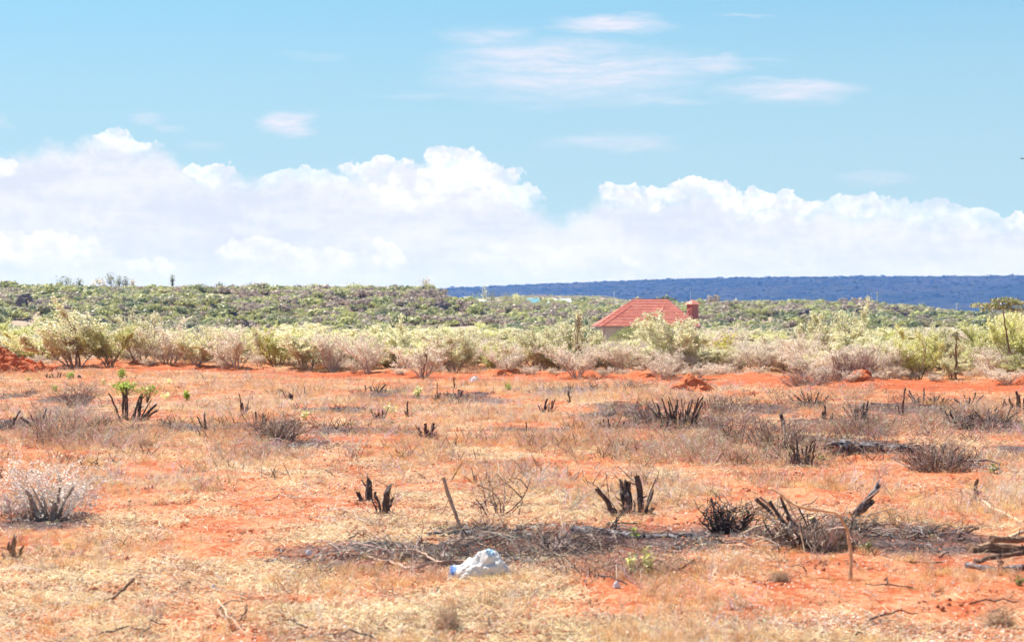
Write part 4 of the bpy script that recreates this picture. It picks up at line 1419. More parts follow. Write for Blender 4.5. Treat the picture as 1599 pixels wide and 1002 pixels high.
stump_px((203, 657), [(-14, -34, 42, 3.2), (-12, -14, 52, 4.2), (-4, -4, 50, 4), (-8, -9, 40, 3), (4, 14, 36, 4), (12, 16, 38, 6), (14, 30, 30, 2.5), (16, 40, 24, 5), (18, 44, 16, 5), (0, 26, 44, 2)],
         'fan of tall charred stems sprouting tufts of fresh green leaves', skirt=34)
g = GP(203, 657)
for (px, py, n_, sp, lab) in ((195, 604, 420, .075, 'dense tuft of lime green leaves on top of the charred stem fan'), (230, 608, 170, .07, 'smaller sparse green tuft over the slanting charred stems')):
    c0 = P3(px, py, g.y)
    mb = MB()
    C_ = RNG.normal(0, 1, (n_, 3)) * np.array([sp * 1.6, sp * 1.3, sp * .8])
    leaf_quads(mb, C_, .035, 'green', RNG, .01, 1.4)
    st_ = MB()
    for q in range(14):
        v = Vector(C_[q])
        st_.tube([Vector((0, 0, -.30)), v * .5, v], [.006, .004, .002], 3, (.2, .16, .1), cap=False)
    r_ = empty('leafy_regrowth', c0, lab, 'regrowth')
    mb.build('foliage', LEAF, r_); st_.build('stems', TWIG, r_)
MID = [
    ((18, 667), [(-2, 14, 30, 4), (-3, -4, 12, 4), (3, 3, 14, 4)], 'leaning charred stick with two stubs at its foot', 0),
    ((57, 664), [(-4, -20, 14, 5), (0, -8, 20, 4), (3, 6, 18, 4), (4, 14, 26, 4.5), (-2, -2, 12, 7)], 'low charred claw shaped stump on a dark strip', 8),
    ((319, 670), [(0, -12, 22, 3), (2, -2, 26, 2), (3, 4, 34, 2), (4, 3, 18, 5)], 'thin charred fork where the ash strip ends', 6),
    ((124, 632), fan(5, 36, 22, 4), 'dark stub inside a silvery grey bush', 6),
    ((82, 590), [(-10, -11, 7, 4), (-4, -4, 5, 4), (2, 3, 6, 3.4), (8, 8, 12, 2.4), (12, 13, 8, 3)], 'row of tiny black stubs near the thicket', 0),
    ((118, 590), [(-4, -5, 7, 4), (4, 4, 6, 3), (10, 11, 5, 3)], 'tiny black stubs continuing the row beside a green sprig', 0),
    ((380, 652), [(-3, -6, 22, 9), (1, 6, 16, 7), (0, -4, 40, 2.4), (0, 4, 26, 2)], 'stout black stub with thin sticks rising from it', 8),
    ((404, 668), fan(7, 40, 34, 6, .9), 'cluster of thick charred stems behind the big dead brush', 20),
    ((438, 688), fan(8, 64, 26, 4, 1.2), 'spreading blackened stems inside the big dead brush', 26),
    ((449, 627), [(0, -8, 22, 2), (2, 4, 10, 7), (6, 8, 8, 6)], 'small dark clump with a thin stick on the red soil', 6),
    ((427, 612), fan(4, 26, 10, 4), 'low dark clump near the ploughed strip', 6),
    ((477, 617), [(0, 0, 16, 1.8), (2, -3, 9, 2)], 'short thin dark stick beside the low dark clump', 0),
    ((592, 652), fan(6, 34, 20, 4), 'dark pronged stump among straw left of the single post', 12),
    ((636, 650), [(0, 1, 26, 5), (-1, -2, 10, 4)], 'single brown post standing upright in straw', 0),
    ((585, 611), fan(6, 34, 13, 3.4), 'small black pronged clump behind the single brown post', 12),
    ((667, 687), [(-6, -14, 17, 6), (-2, -2, 32, 7, CUT), (4, 14, 30, 6.5, CUT), (2, 0, 12, 10), (6, 12, 8, 7)], 'open mitten shaped stump with two cut prongs', 10),
    ((683, 622), [(0, 1, 28, 1.8), (1, 3, 8, 7), (-3, -4, 6, 5)], 'thin upright stick over a black clod', 4),
    ((712, 622), fan(8, 42, 17, 6, 1.0), 'broad black stump on a grey ash patch', 20),
    ((709, 606), [(0, 1, 20, 3)], 'thin black peg rising behind the broad black stump', 0),
    ((853, 643), fan(7, 34, 22, 5, .9), 'brown black tuft stump in the straw below the red strip', 14),
    ((891, 630), [(0, 0, 18, 4)], 'lone short peg beside the brown black tuft stump', 0),
    ((822, 668), [(0, 3, 14, 3)], 'thin small peg at the edge of a faint ash strip', 0),
    ((952, 668), [(0, -2, 18, 3), (10, 14, 24, 2.5), (-8, -12, 20, 2.6), (18, 17, 14, 3)], 'sparse thin pegs in front of the ash patch', 8),
    ((1112, 640), fan(9, 60, 26, 4), 'grey and black sticks behind the dense stake cluster', 18),
    ((1268, 632), fan(10, 50, 24, 4), 'blackened thorny clump next to the red track', 26),
    ((1226, 674), [(0, -5, 30, 9, CUT), (2, 6, 18, 6), (-4, -26, 18, 4), (4, 12, 12, 5)], 'single stout stump with a pale orange cut top', 10),
    ((1290, 664), [(0, 0, 30, 4), (-2, -6, 18, 10), (4, 8, 16, 8)], 'black stub with a thin spike among tall straw', 8),
    ((1343, 660), fan(9, 46, 32, 5.5, .8), 'group of parallel black stubs behind the charred log', 20),
    ((1407, 650), [(0, 5, 44, 4), (-2, -5, 14, 3)], 'tall thin leaning charred post before the ash field', 0),
    ((1437, 630), [(-6, -14, 20, 3.4), (-2, -5, 10, 5), (6, 8, 22, 4), (-10, -20, 14, 3)], 'forked black sticks at the near edge of the red track', 8),
    ((1464, 630), fan(9, 34, 17, 5, .9), 'dense black stub clump at the near edge of the red track', 12),
    ((1512, 638), [(-4, -20, 18, 5), (0, -12, 26, 2), (4, 14, 24, 3.4), (6, 22, 26, 3), (0, 2, 18, 5)], 'charred V shaped sticks on the ash field', 10),
    ((1500, 668), fan(9, 46, 28, 6, .9), 'thick black clump in front of the V shaped sticks', 22),
    ((1552, 660), fan(11, 70, 26, 5), 'wide brown black thorny clump near the frame edge', 30),
    ((1592, 645), [(-2, -4, 44, 5), (2, 0, 34, 7), (-6, -16, 22, 5), (4, 10, 28, 5), (-10, -14, 12, 6)], 'tall black forked stump cut by the frame edge', 10),
    ((1250, 727), fan(15, 56, 46, 6, .9), 'bushy stump of many upright shoots with a dark foot', 40),
    ((1436, 722), [(0, -4, 40, 7, CUT), (4, 8, 26, 9), (-6, -14, 20, 7), (10, 22, 24, 6), (6, 14, 34, 4)], 'stump with a pale cream cut tip at the end of the charred log', 20),
    ((1462, 731), fan(17, 84, 46, 7, .9), 'dense wide mass of dark cut stems beside the hooked branch', 50),
    ((1566, 640), [(0, 2, 16, 3), (4, 6, 10, 4)], 'short black peg among thorns near the frame edge', 0),
]
CHARB = simple_mat('scorched_brown_wood', (0.07, 0.042, 0.032), (0.26, 0.155, 0.11), 16, 0.85, 0.015)
for mi_, (base, st_, lab, sk) in enumerate(MID):
    st_ = [(a + random.gauss(0, .6), b2 + random.gauss(0, 2.0), c2 * random.uniform(.72, 1.0), d2 * random.uniform(.7, 1.0), *r2) for a, b2, c2, d2, *r2 in st_]
    stump_px(base, st_, lab, 'charred stumps in the field', mat=(CHARB if mi_ % 5 in (1, 3) else CHAR), skirt=int(sk * 2) + 6)
# the dense cluster of upright stakes
stump_px((1058, 668), fan(22, 96, 46, 4.6, 1.0), 'large dense cluster of upright blackened stakes', 'charred stumps in the field', skirt=60)
# -- dead brush
BR = [
    ((430, 690), 110, 42, 130, 'big grey dead brush around the spreading blackened stems', False, .007),
    ((118, 634), 78, 40, 110, 'silvery grey leafless bush around a dark stub', False, .006),
    ((88, 690), 120, 66, 90, 'tall faint grey twigs rising from straw near the low claw stump', False, .005),
    ((1150, 690), 130, 50, 150, 'wide pinkish grey brush beside the cut stump with orange top', False, .006),
    ((1215, 700), 120, 56, 150, 'grey brush surrounding the bushy stump of many shoots', False, .006),
    ((1140, 648), 110, 34, 100, 'brown twiggy brush to the side of the stake cluster', False, .007),
    ((1345, 678), 150, 46, 130, 'thin pale brush in front of the parallel black stubs', False, .005),
    ((1465, 734), 150, 50, 170, 'grey brush wrapped round the dense mass of cut stems', False, .006),
    ((1540, 668), 130, 38, 120, 'brown brush between the black clumps near the frame edge', False, .006),
    ((1010, 660), 110, 40, 80, 'thin dark twigs before the stake cluster', False, .006),
    ((860, 862), 210, 40, 90, 'low flattened grey tangle behind the white plastic bag', True, .005),
    ((945, 900), 200, 40, 70, 'low bleached tangle right beside the white plastic bag', True, .005),
    ((780, 800), 120, 64, 24, 'open spray of thin dark twigs above the red soil', False, .006),
    ((640, 868), 200, 24, 70, 'flat scorched twigs on the ash before the bag', True, .006),
    ((1430, 840), 150, 20, 50, 'flat dark twigs on the ash before the log pile', True, .006),
    ((1310, 595), 60, 26, 90, 'pinkish dry twigs at the side of the brushwood heap', True, .008),
    ((1262, 604), 110, 24, 120, 'pinkish dry scrub along the red track', False, .008),
    ((975, 610), 70, 16, 50, 'low twigs beside the small red earth heap', True, .008),
]
for base, wp, hp, n_, lab, fl, th in BR:
    brush_px(base, wp, hp, n_, lab, 'dead brush lying in the field', thick=th, flat=fl)

# -- branches and logs on the ground
lying_px([(1300, 704, .06), (1330, 698, .08), (1370, 700, .07), (1420, 704, .03)], .13, .05, CHARG, 'thick ash grey log lying between two stumps', name='charred_log', cat='log', wob=.02, sides=9)
lying_px([(1298, 690), (1312, 704), (1345, 708), (1400, 704), (1440, 696, .1)], .035, .02, CHAR, 'black bent branch running along the ash grey log', twigs=4, twc=(.08, .06, .055))
lying_px([(1505, 716, .05), (1535, 716, .12), (1560, 722, .1), (1562, 736)], .022, .012, CHAR, 'hooked dark branch beside the dense mass of cut stems')
lying_px([(896, 822, .02), (930, 828), (975, 836), (1018, 842)], .055, .035, CHARG, 'ash grey burnt log below the tall burnt stump', name='charred_log', cat='log', wob=.01, sides=9, twigs=5, twc=(.1, .08, .08))
lying_px([(1020, 840), (1060, 842), (1120, 842)], .030, .018, CHARG, 'thin ash grey stick continuing the burnt log')
lying_px([(948, 816), (975, 814), (1002, 813)], .018, .010, CHAR, 'short charred stick at the foot of the tall burnt stump')
lying_px([(860, 802), (895, 805), (925, 804)], .014, .010, CHAR, 'small black stick on soil before the tall burnt stump')
lying_px([(667, 836), (720, 832), (773, 838), (830, 836)], .030, .015, CHARG, 'weathered grey branch lying behind the bag', twigs=3)
o = lying_px([(541, 868), (590, 878), (650, 890, .03), (690, 878, .06), (724, 880, .05)], .012, .017, PINKB, 'thin pinkish forked branch reaching the white bag', twigs=0)
lying_px([(600, 862), (650, 862, .05), (672, 874, .07), (690, 880, .06)], .008, .010, PINKB, 'upper fork of the pinkish branch near the bag')
rt = empty('leaning_branch', GP(724, 842), 'tall pinkish dead branch leaning up with an orange cut end', 'branch')
dd0 = depth_of(842)
stem_part(rt, 'limb', [P3(724, 843, dd0), P3(716, 815, dd0 + .05), P3(704, 782, dd0 + .1), P3(697, 762, dd0 + .1), P3(692, 746, dd0 + .1)], .017, .020, PINKB, 8, CUT, wob=.002, n=9, knots=.05)
stem_part(rt, 'side_branch', [P3(702, 776, dd0 + .1), P3(692, 800, dd0 + .1), P3(684, 806, dd0 + .1)], .007, .004, PALEB, 5, None, wob=.002, n=5)
stem_part(rt, 'side_branch', [P3(718, 820, dd0 + .05), P3(732, 838, dd0 + .1), P3(770, 852, dd0 - .1)], .012, .006, CHAR, 5, None, wob=.003, n=6)
o = empty('curved_twigs', GP(782, 806), 'sparse curved black twigs arching above bare red soil', 'branch')
dd0 = depth_of(806)
for pl in ([(782, 806), (800, 795), (816, 778), (824, 762), (830, 744)], [(782, 800), (780, 780), (768, 766), (750, 758)], [(816, 778), (800, 762), (785, 750), (775, 738)], [(760, 804), (752, 790), (742, 778)], [(824, 762), (812, 748), (800, 746)]):
    stem_part(o, 'twig', [P3(a, b_, dd0 + .02 * i) for i, (a, b_) in enumerate(pl)], .008, .004, CHAR, 5, None, wob=.003, n=8)
lying_px([(1599, 812), (1570, 798, .03), (1534, 778, .12)], .020, .010, PALEB, 'long bare pale branch pointing in from the frame edge', twigs=2)
lying_px([(209, 895, .16), (190, 912, .08), (152, 937)], .016, .010, BARK, 'short stick propped up in the straw', cut=None)
lying_px([(87, 906), (120, 920), (151, 938), (175, 926)], .010, .008, PALEB, 'thin pale stick lying beside the propped stick')
lying_px([(1300, 846), (1360, 868), (1415, 882), (1470, 878)], .012, .008, BARK, 'thin brown branch crossing from the wide stump to the log pile', twigs=4)
lying_px([(1390, 812), (1440, 822), (1490, 840), (1500, 850)], .012, .008, CHAR, 'thin charred branch behind the ash by the log pile', twigs=5, twc=(.07, .05, .05))
lying_px([(414, 781), (430, 778), (444, 768, .03)], .007, .004, BARK, 'little red brown twig lying left of the dark forked stump')
lying_px([(434, 796), (470, 790), (490, 778, .03)], .007, .004, BARK, 'second little twig just below the first on bare soil', )
lying_px([(1120, 885), (1150, 872), (1200, 868)], .007, .004, PALEB, 'thin bleached twig before the wide charred stump')
lying_px([(560, 800), (530, 792), (500, 796)], .006, .004, PALEB, 'thin pale twig at the foot of the dark forked stump')
lying_px([(1283, 975), (1330, 983), (1370, 984)], .006, .004, PALEB, 'thin straight twig on the bare soil at the bottom')
lying_px([(384, 942, .12), (378, 956, .07), (372, 975)], .010, .006, BARK, 'short dark hooked twig standing in the bare patch')
lying_px([(340, 932, .1), (360, 955, .12), (388, 985)], .007, .004, PALEB, 'pale curved weed stalk beside the hooked twig', twigs=5, twc=(.7, .6, .5))
# log pile at the frame edge
for pts_, r0, r1, mt, lab in (
        ([(1514, 868), (1560, 866), (1650, 862)], .055, .060, BARK, 'thickest log of the pile with a brown peeled side'),
        ([(1508, 886), (1550, 890), (1640, 886)], .032, .036, CHARG, 'grey log in front of the thickest log'),
        ([(1520, 880, .02), (1545, 874, .06), (1600, 864, .12)], .020, .024, CHAR, 'charred slim log resting across the pile'),
        ([(1548, 852, .12), (1580, 848, .12), (1660, 838, .12)], .030, .034, BARK, 'topmost brown log of the pile'),
        ([(1556, 894), (1566, 880, .08), (1558, 870, .12)], .018, .014, CHAR, 'short black stub leaning on the front of the pile'),
        ([(1576, 840, .1), (1600, 828, .16), (1640, 815, .2)], .022, .022, PALEB, 'pale weathered log at the back of the pile')):
    lying_px(pts_, r0, r1, mt, lab, name='log', cat='log', group='log pile at the frame edge', wob=.006, sides=10, cut=None)

# many small fallen sticks
for k in range(70):
    px, py = random.uniform(0, 1600), 600 + 400 * random.random() ** .8
    if abs(px - 750) < 60 and abs(py - 885) < 40: continue
    g = GP(px, py)
    a, L = random.uniform(0, 3.14), random.uniform(.12, .5)
    mb = MB()
    q = Vector((math.cos(a) * L, math.sin(a) * L, random.uniform(0, .06)))
    mb.tube(tubepts([Vector((0, 0, .012)), q * .5 + Vector((0, 0, .02 + .04 * random.random())), q + Vector((0, 0, .012))], 6, .012), [.008, .008, .007, .007, .006, .005, .004], 5)
    dark = random.random() < .5
    o = mb.build('fallen_stick', CHAR if dark else (BARK if random.random() < .5 else PALEB))
    o.location = g
    tag(o, ('small charred stick lying in the straw' if dark else 'small brown stick lying in the straw'), 'stick', 'small charred sticks' if dark else 'small brown sticks')

# -- small green plants
def plant_px(base, wpx, hpx, n, label, kind='green', group=None, leaf=.03, name='green_sprout', cat='plant'):
    g = GP(*base)
    sc_ = g.y / F
    root = empty(name, g, label, cat, group)
    st_, fo = MB(), MB()
    pts = []
    for i in range(max(4, n // 30)):
        a = random.uniform(0, 6.28)
        rr = random.random() * wpx * sc_ * .5
        q = Vector((math.cos(a) * rr, math.sin(a) * rr, hpx * sc_ * random.uniform(.5, 1)))
        st_.tube([Vector((0, 0, -.02)), q * .5 + Vector((0, 0, .02)), q], [.005, .004, .002], 3, (.35, .36, .14), cap=False)
        for f in (.45, .7, .85, 1, 1): pts.append(tuple(q * f))
    E = np.array(pts)
    leaf_quads(fo, E[RNG.integers(0, len(E), n)], leaf, kind, RNG, leaf * .8, 1.7)
    st_.build('stems', TWIG, root); fo.build('leaves', LEAF, root)
    return root


for base, wp, hp, n_, lab, kd, lf in (
        ((111, 592), 14, 13, 90, 'green sprig between the rows of tiny black stubs', 'green', .05),
        ((192, 592), 28, 14, 130, 'green bush sprig behind the charred stem fan', 'green', .05),
        ((258, 626), 16, 14, 90, 'pale green sprig beside the charred stem fan', 'yellow', .045),
        ((292, 628), 20, 14, 110, 'two leaved green sprig with a brown foot', 'green', .045),
        ((44, 594), 12, 7, 40, 'tiny green tuft near the red earth heap', 'yellow', .04),
        ((88, 612), 14, 9, 60, 'tiny green tuft above the silvery grey bush', 'green', .04),
        ((265, 600), 14, 9, 50, 'tiny green tuft on straw before the thicket', 'yellow', .04),
        ((162, 602), 12, 9, 40, 'tiny green tuft left of the green bush sprig', 'yellow', .04),
        ((478, 656), 14, 12, 60, 'small yellow green tuft beside the big dead brush', 'yellow', .04),
        ((652, 622), 30, 18, 130, 'yellow green sprig near the black pronged clump', 'yellow', .05),
        ((608, 644), 22, 14, 70, 'yellow green tuft by the single brown post', 'yellow', .04),
        ((793, 612), 10, 10, 50, 'tiny green tuft on the far ash strip', 'green', .05),
        ((985, 906), 12, 42, 46, 'slender yellow green weed with pale buds', 'yellow', .024),
        ((1014, 910), 22, 50, 90, 'taller yellow green weed beside the slender one', 'yellow', .026),
        ((990, 840), 8, 14, 26, 'single fresh green sprig before the ash grey log', 'green', .03),
        ((1284, 722), 24, 12, 80, 'soft green tuft at the foot of the bushy stump', 'olive', .03),
        ((1546, 738), 34, 12, 90, 'soft green tuft below the hooked branch', 'olive', .03),
        ((1590, 912), 30, 10, 60, 'green tuft in front of the log pile', 'olive', .02),
        ((1358, 868), 30, 12, 60, 'grey green tuft right of the arching branch', 'olive', .02)):
    plant_px(base, wp, hp, n_, lab, kd, 'green sprouts in the field', lf)
# stand-alone dry tussocks seen as darker bumps
for base, wp, hp, lab in (((228, 700), 26, 16, 'round brown tussock on straw below the charred stem fan'), ((700, 985), 40, 40, 'tall brown grass tussock at the bottom of the field'),
                          ((1218, 915), 28, 14, 'small dark tussock before the wide charred stump'), ((1560, 975), 50, 30, 'brown tussock at the bottom near the frame corner')):
    brush_px(base, wp, hp, 150, lab, 'brown grass tussocks', cols=((.62, .42, .28), (.5, .32, .2), (.7, .52, .36)), thick=.0025, name='grass_tussock', cat='tussock')


# ================================================================== earth heaps
def heap(base, wpx, hpx, label, seed, depth_ratio=.8, name='earth_heap', clod=.5, peaks=None):
    g = GP(*base)
    sc_ = g.y / F
    W_, H_ = wpx * sc_, hpx * sc_
    n = 72
    xs = np.linspace(-.5, .5, n)
    Xg, Yg = np.meshgrid(xs * W_ * 1.15, xs * W_ * depth_ratio * 1.15)
    prof = np.zeros_like(Xg)
    for (cx, h, w_) in (peaks or [(0, 1, .5)]):
        q = np.hypot((Xg / W_ - cx) / w_, Yg / (W_ * depth_ratio) / .5)
        prof = np.maximum(prof, h * np.clip(1 - q, 0, 1) ** .75)
    c_ = fbm(Xg / .16 + seed, Yg / .16, seed, 4)
    big = fbm(Xg / .45 + seed, Yg / .45, seed + 9, 3)
    cell = np.abs(vnoise(Xg / .22, Yg / .22, seed + 3) - .5)
    Z = prof * H_ * (.72 + .75 * (big - .35)) + (c_ - .5) * H_ * clod * (prof > .02) * .7 - cell * H_ * .35 * (prof > .05) - .03
    # steep clods: push points outwards by noise too
    Xo = Xg + (vnoise(Xg / .2, Yg / .2 + Z * 4, seed + 5) - .5) * .12
    Yo = Yg + (vnoise(Xg / .2 + 9, Yg / .2 + Z * 4, seed + 6) - .5) * .12
    V = np.stack([Xo, Yo, Z], -1).reshape(-1, 3)
    i = np.arange(n - 1)[:, None] * n
    k = np.arange(n - 1)[None, :]
    q = np.stack([i + k, i + k + 1, i + n + k + 1, i + n + k], -1).reshape(-1, 4)
    mb = MB()
    mb.add(V, q.tolist())
    o = mb.build(name, RED)
    o.location = (g.x, g.y, G1(g.x, g.y, False))
    return tag(o, label, 'earth heap', 'red earth heaps')


heap((14, 580), 150, 44, 'big cloddy red earth heap at the edge of the thicket', 3, .7, peaks=[(-.12, 1, .42), (-.32, .95, .3), (.2, .55, .3)])
heap((1076, 609), 78, 32, 'red earth heap below the large round cream shrub', 14, .7, peaks=[(0, 1, .5), (.15, .8, .4)])
heap((1338, 596), 62, 36, 'brown red earth heap mixed with brushwood', 25, .7, peaks=[(.1, 1, .42)])
heap((992, 607), 26, 9, 'small dark clod of red earth before the red heap', 31, .8)
heap((300, 576), 26, 9, 'dark red clod under the thicket', 37, .8)
heap((356, 575), 22, 12, 'dark red clod under the black trunk shrub', 41, .8)
heap((1270, 606), 60, 10, 'low hummock of red earth on the track', 47, .6)
heap((855, 606), 22, 6, 'flat dark clod on the ploughed strip', 53, .8)
heap((1006, 640), 30, 14, 'low straw covered clod on the ash patch', 59, .8)
brush_px((1334, 594), 84, 40, 260, 'brushwood heap of rusty twigs beside the red track', cols=((.42, .24, .18), (.30, .17, .13), (.55, .38, .30)), thick=.010, name='brushwood_heap', cat='brushwood')


# ================================================================== litter things
def plastic_bag():
    g = GP(749, 906)
    sc_ = g.y / F
    W_, H_ = 102 * sc_, 45 * sc_
    root = empty('plastic_bag', g, 'crumpled white plastic bag lying on ash', 'bag')
    nu, nv = 44, 22
    V, cols = [], []
    px_prof = ([-.5, -.46, -.40, -.3, -.12, .02, .12, .26, .40, .5], [.22, .44, .50, .48, .62, .86, 1.0, .90, .58, .30])
    for j in range(nv + 1):
        f = j / nv
        for i in range(nu):
            th = 2 * math.pi * i / nu
            ph = f * math.pi * .5
            x, y = math.cos(th) * math.cos(ph) ** .5, math.sin(th) * math.cos(ph) ** .5
            xx = x * .5
            top_ = np.interp(xx, *px_prof)
            z = math.sin(ph) ** .7 * top_
            q1 = float(vnoise(np.array([x * 2.3 + z * 2.5 + y]), np.array([y * 2 - z * 3]), 5)[0])
            q2 = float(vnoise(np.array([x * 6 + y * 3]), np.array([y * 5 + z * 7]), 8)[0])
            cr = abs(q1 - .5) + .6 * abs(q2 - .5)
            k = 1 + (cr - .25) * .55
            V.append((xx * W_ * (1 + (cr - .25) * .12), y * .33 * W_ * k, max(z * H_ * (1 + (cr - .25) * .5), 0) - .01))
    Fc = [(j * nu + i, j * nu + (i + 1) % nu, (j + 1) * nu + (i + 1) % nu, (j + 1) * nu + i) for j in range(nv) for i in range(nu)]
    mb = MB()
    mb.add(V, Fc)
    m_, b = new_mat('white_plastic')
    n = b.noise(objpos(b), 9, 4, 0.6, dist=1.5)
    finish(m_, b, b.mix(b.smooth(n, .45, .7), (0.86, 0.83, 0.81), (0.93, 0.90, 0.87)), .4, n, .02, transl=.2, spec=.5)
    mb.build('film', m_, root, smooth=False)
    blue = simple_mat('printed_blue', (0.05, 0.14, 0.45), (0.10, 0.25, 0.62), 20, .45, .004)
    pale = simple_mat('printed_pale_blue', (0.35, 0.58, 0.78), (0.55, 0.72, 0.85), 20, .45, .004)
    VA = np.array(V)
    for nm, mt, test in (('blue_print', blue, lambda c_: -.47 < c_[0] / W_ < -.36 and c_[1] < .02 and c_[2] > .08 * H_), ('pale_blue_print', pale, lambda c_: .10 < c_[0] / W_ < .22 and c_[1] < .02 and c_[2] > .80 * H_)):
        m2 = MB()
        for f_ in Fc:
            q = VA[list(f_)]
            if test(q.mean(0)):
                nn = np.cross(q[1] - q[0], q[2] - q[0])
                nn = nn / max(np.linalg.norm(nn), 1e-9)
                if nn[2] < 0 or (abs(nn[2]) < .2 and nn[1] > 0): nn = -nn
                m2.add(q + nn * .004, [(0, 1, 2, 3)])
        if m2.v:
            m2.build(nm, mt, root)
    return root


plastic_bag()


def scrap(base, w_, h_, label, col=(0.85, .84, .84)):
    g = GP(*base)
    sc_ = g.y / F
    mb = MB()
    n = 9
    rr = random.randint(0, 99)
    V = []
    for j in range(n):
        for i in range(n):
            u_, v_ = i / (n - 1) - .5, j / (n - 1) - .5
            q = max(0, 1 - (2 * u_) ** 4) * max(0, 1 - (2 * v_) ** 4)
            V.append((u_ * w_ * sc_ * (1 + .3 * math.sin(v_ * 9 + rr)), v_ * w_ * sc_ * .8, h_ * sc_ * q * (.5 + float(vnoise(np.array([u_ * 6 + rr]), np.array([v_ * 6]), 3)[0])) + .005))
    mb.add(V, [(j * n + i, j * n + i + 1, (j + 1) * n + i + 1, (j + 1) * n + i) for j in range(n - 1) for i in range(n - 1)])
    m_ = simple_mat('scrap_paper', tuple(c * .9 for c in col), col, 20, .6, .004)
    o = mb.build('litter_scrap', m_)
    o.location = g
    return tag(o, label, 'litter', 'scraps of litter')


scrap((741, 596), 14, 8, 'white crumpled scrap on the ploughed red strip')
scrap((482, 866), 8, 6, 'tiny white scrap left of the pinkish forked branch')
scrap((1064, 841), 8, 4, 'yellowish flake beside the ash grey stick', (.8, .68, .35))
scrap((334, 915), 7, 6, 'tiny white scrap near the pale weed stalk')
scrap((963, 922), 10, 9, 'white scrap right below the yellow green weeds')
scrap((806, 938), 12, 4, 'flat white scrap in front of the bag')
scrap((545, 888), 5, 7, 'small orange scrap in the scorched twigs', (.8, .5, .15))


# ================================================================== small acacias
def acacia(px, base, hpx, label, crowns, leafk='olive', lean=-10, thick=.05):
    d = depth_of(base)
    x = (px - CX) / F * d
    g = Vector((x, d, G1(x, d, False) - .03))
    root = empty('acacia_tree', g, label, 'tree')
    sc_ = d / F
    P_ = lambda a, b_, dz=0: Vector(((a - px) * sc_, dz, (base - b_) * sc_ + .03))
    trunk = [(px, base), (px + 1, base - hpx * .3), (px + lean * .45, base - hpx * .55), (px + lean * .8, base - hpx * .8), (px + lean, base - hpx)]
    stem_part(root, 'trunk', [P_(a, b_) + g for a, b_ in trunk], thick, thick * .35, BARK, 8, None, wob=.012, n=14)
    for (cx, cyy, w_, h_, n_) in crowns:
        st_ = MB()
        s0 = P_(px + lean * .9, base - hpx * .92)
        for k in range(7):
            e = P_(cx + random.uniform(-.5, .5) * w_, cyy + random.uniform(-.2, .4) * h_, random.uniform(-.5, .5) * w_ * sc_)
            pp = tubepts([s0, s0.lerp(e, .5) + Vector((0, 0, .03)), e], 5, .02)
            st_.tube(pp, [.014, .012, .010, .008, .006, .004], 4, (.25, .2, .15), cap=False)
        br = st_.build('branches', TWIG, root)
        C_ = np.array(P_(cx, cyy))[None] + RNG.uniform(-.5, .5, (n_, 3)) * np.array([w_ * sc_, w_ * sc_ * .8, h_ * sc_])
        C_[:, 2] += (1 - np.abs(C_[:, 0] - P_(cx, cyy).x) / (w_ * sc_ * .5)) * h_ * sc_ * .2
        fo = MB()
        leaf_quads(fo, C_, .045, leafk, RNG, .03, 1.8)
        leaf_quads(fo, C_[: n_ // 3], .04, 'pale', RNG, .03, 1.8)
        fo.build('crown', LEAF, root)
    return root


acacia(1577, 592, 120, 'slender flat topped acacia rising against the blue ridge', [(1538, 477, 40, 5, 260), (1570, 470, 40, 6, 320), (1586, 474, 30, 6, 180), (1556, 482, 46, 7, 200), (1592, 484, 30, 6, 120)], lean=-11, thick=.045)
acacia(1492, 592, 74, 'dark bare forked acacia trunk among yellow shrubs', [(1480, 524, 34, 8, 90), (1500, 532, 26, 10, 60)], lean=2, thick=.05)
acacia(902, 586, 98, 'narrow pointed little tree beside the house', [(903, 512, 14, 36, 200), (905, 494, 7, 14, 60), (902, 536, 18, 22, 160)], leafk='pale', lean=1, thick=.035)
acacia(660, 592, 40, 'forked pale dead stick tree before the thicket', [(662, 556, 12, 6, 14)], lean=8, thick=.04)
acacia(1568, 560, 50, 'bushy yellow green acacia behind the flat topped one', [(1580, 505, 50, 26, 1500), (1590, 525, 40, 24, 900)], leafk='yellow', lean=6, thick=.05)
# pale leaning post
o = lying_px([(1204, 561), (1198, 543, .5), (1190, 526, 1.0)], .05, .035, simple_mat('bleached_wood', (.72, .70, .68), (.85, .83, .80), 12, .8, .005),
             'bleached pale post leaning over the bright green bush', name='leaning_post', cat='post', wob=.01)

# olive flat bush before the house
r_ = empty('umbrella_bush', (0, 0, 0), 'low dark olive umbrella shaped bush right before the house wall', 'bush')
d0 = 150.0
x0 = (984 - CX) / F * d0
zb = G1(x0, d0, False)
r_.location = (x0, d0, zb)
sc_ = d0 / F
topz = CAMZ + (HY - 511) / F * d0 - zb
mb, st_ = MB(), MB()
N_ = 5200
th, rr = RNG.uniform(0, 6.28, N_), np.sqrt(RNG.random(N_))
xx, yy = rr * np.cos(th) * 36 * sc_, rr * np.sin(th) * 30 * sc_
zz = topz * (1 - .45 * rr ** 2) * (.62 + .38 * RNG.random(N_)) + xx * .12
zz *= 1 + (fbm(xx * 3, yy * 3, 8, 2) - .5) * .3
leaf_quads(mb, np.stack([xx, yy, zz], 1)[: N_ * 2 // 3], .07, 'olive', RNG, .04)
leaf_quads(mb, np.stack([xx, yy, np.maximum(zz * .72, .1)], 1)[N_ * 2 // 3:], .06, 'grey', RNG, .04)
for k in range(14):
    a = random.uniform(0, 6.28)
    e = Vector((math.cos(a) * 1.2, math.sin(a) * 1.0, topz * .7))
    st_.tube(tubepts([Vector((0, 0, -.1)), e * .5, e], 5, .04), [.05, .045, .04, .03, .02, .012], 4, (.22, .16, .13), cap=False)
st_.build('stems', TWIG, r_); mb.build('foliage', LEAF, r_)


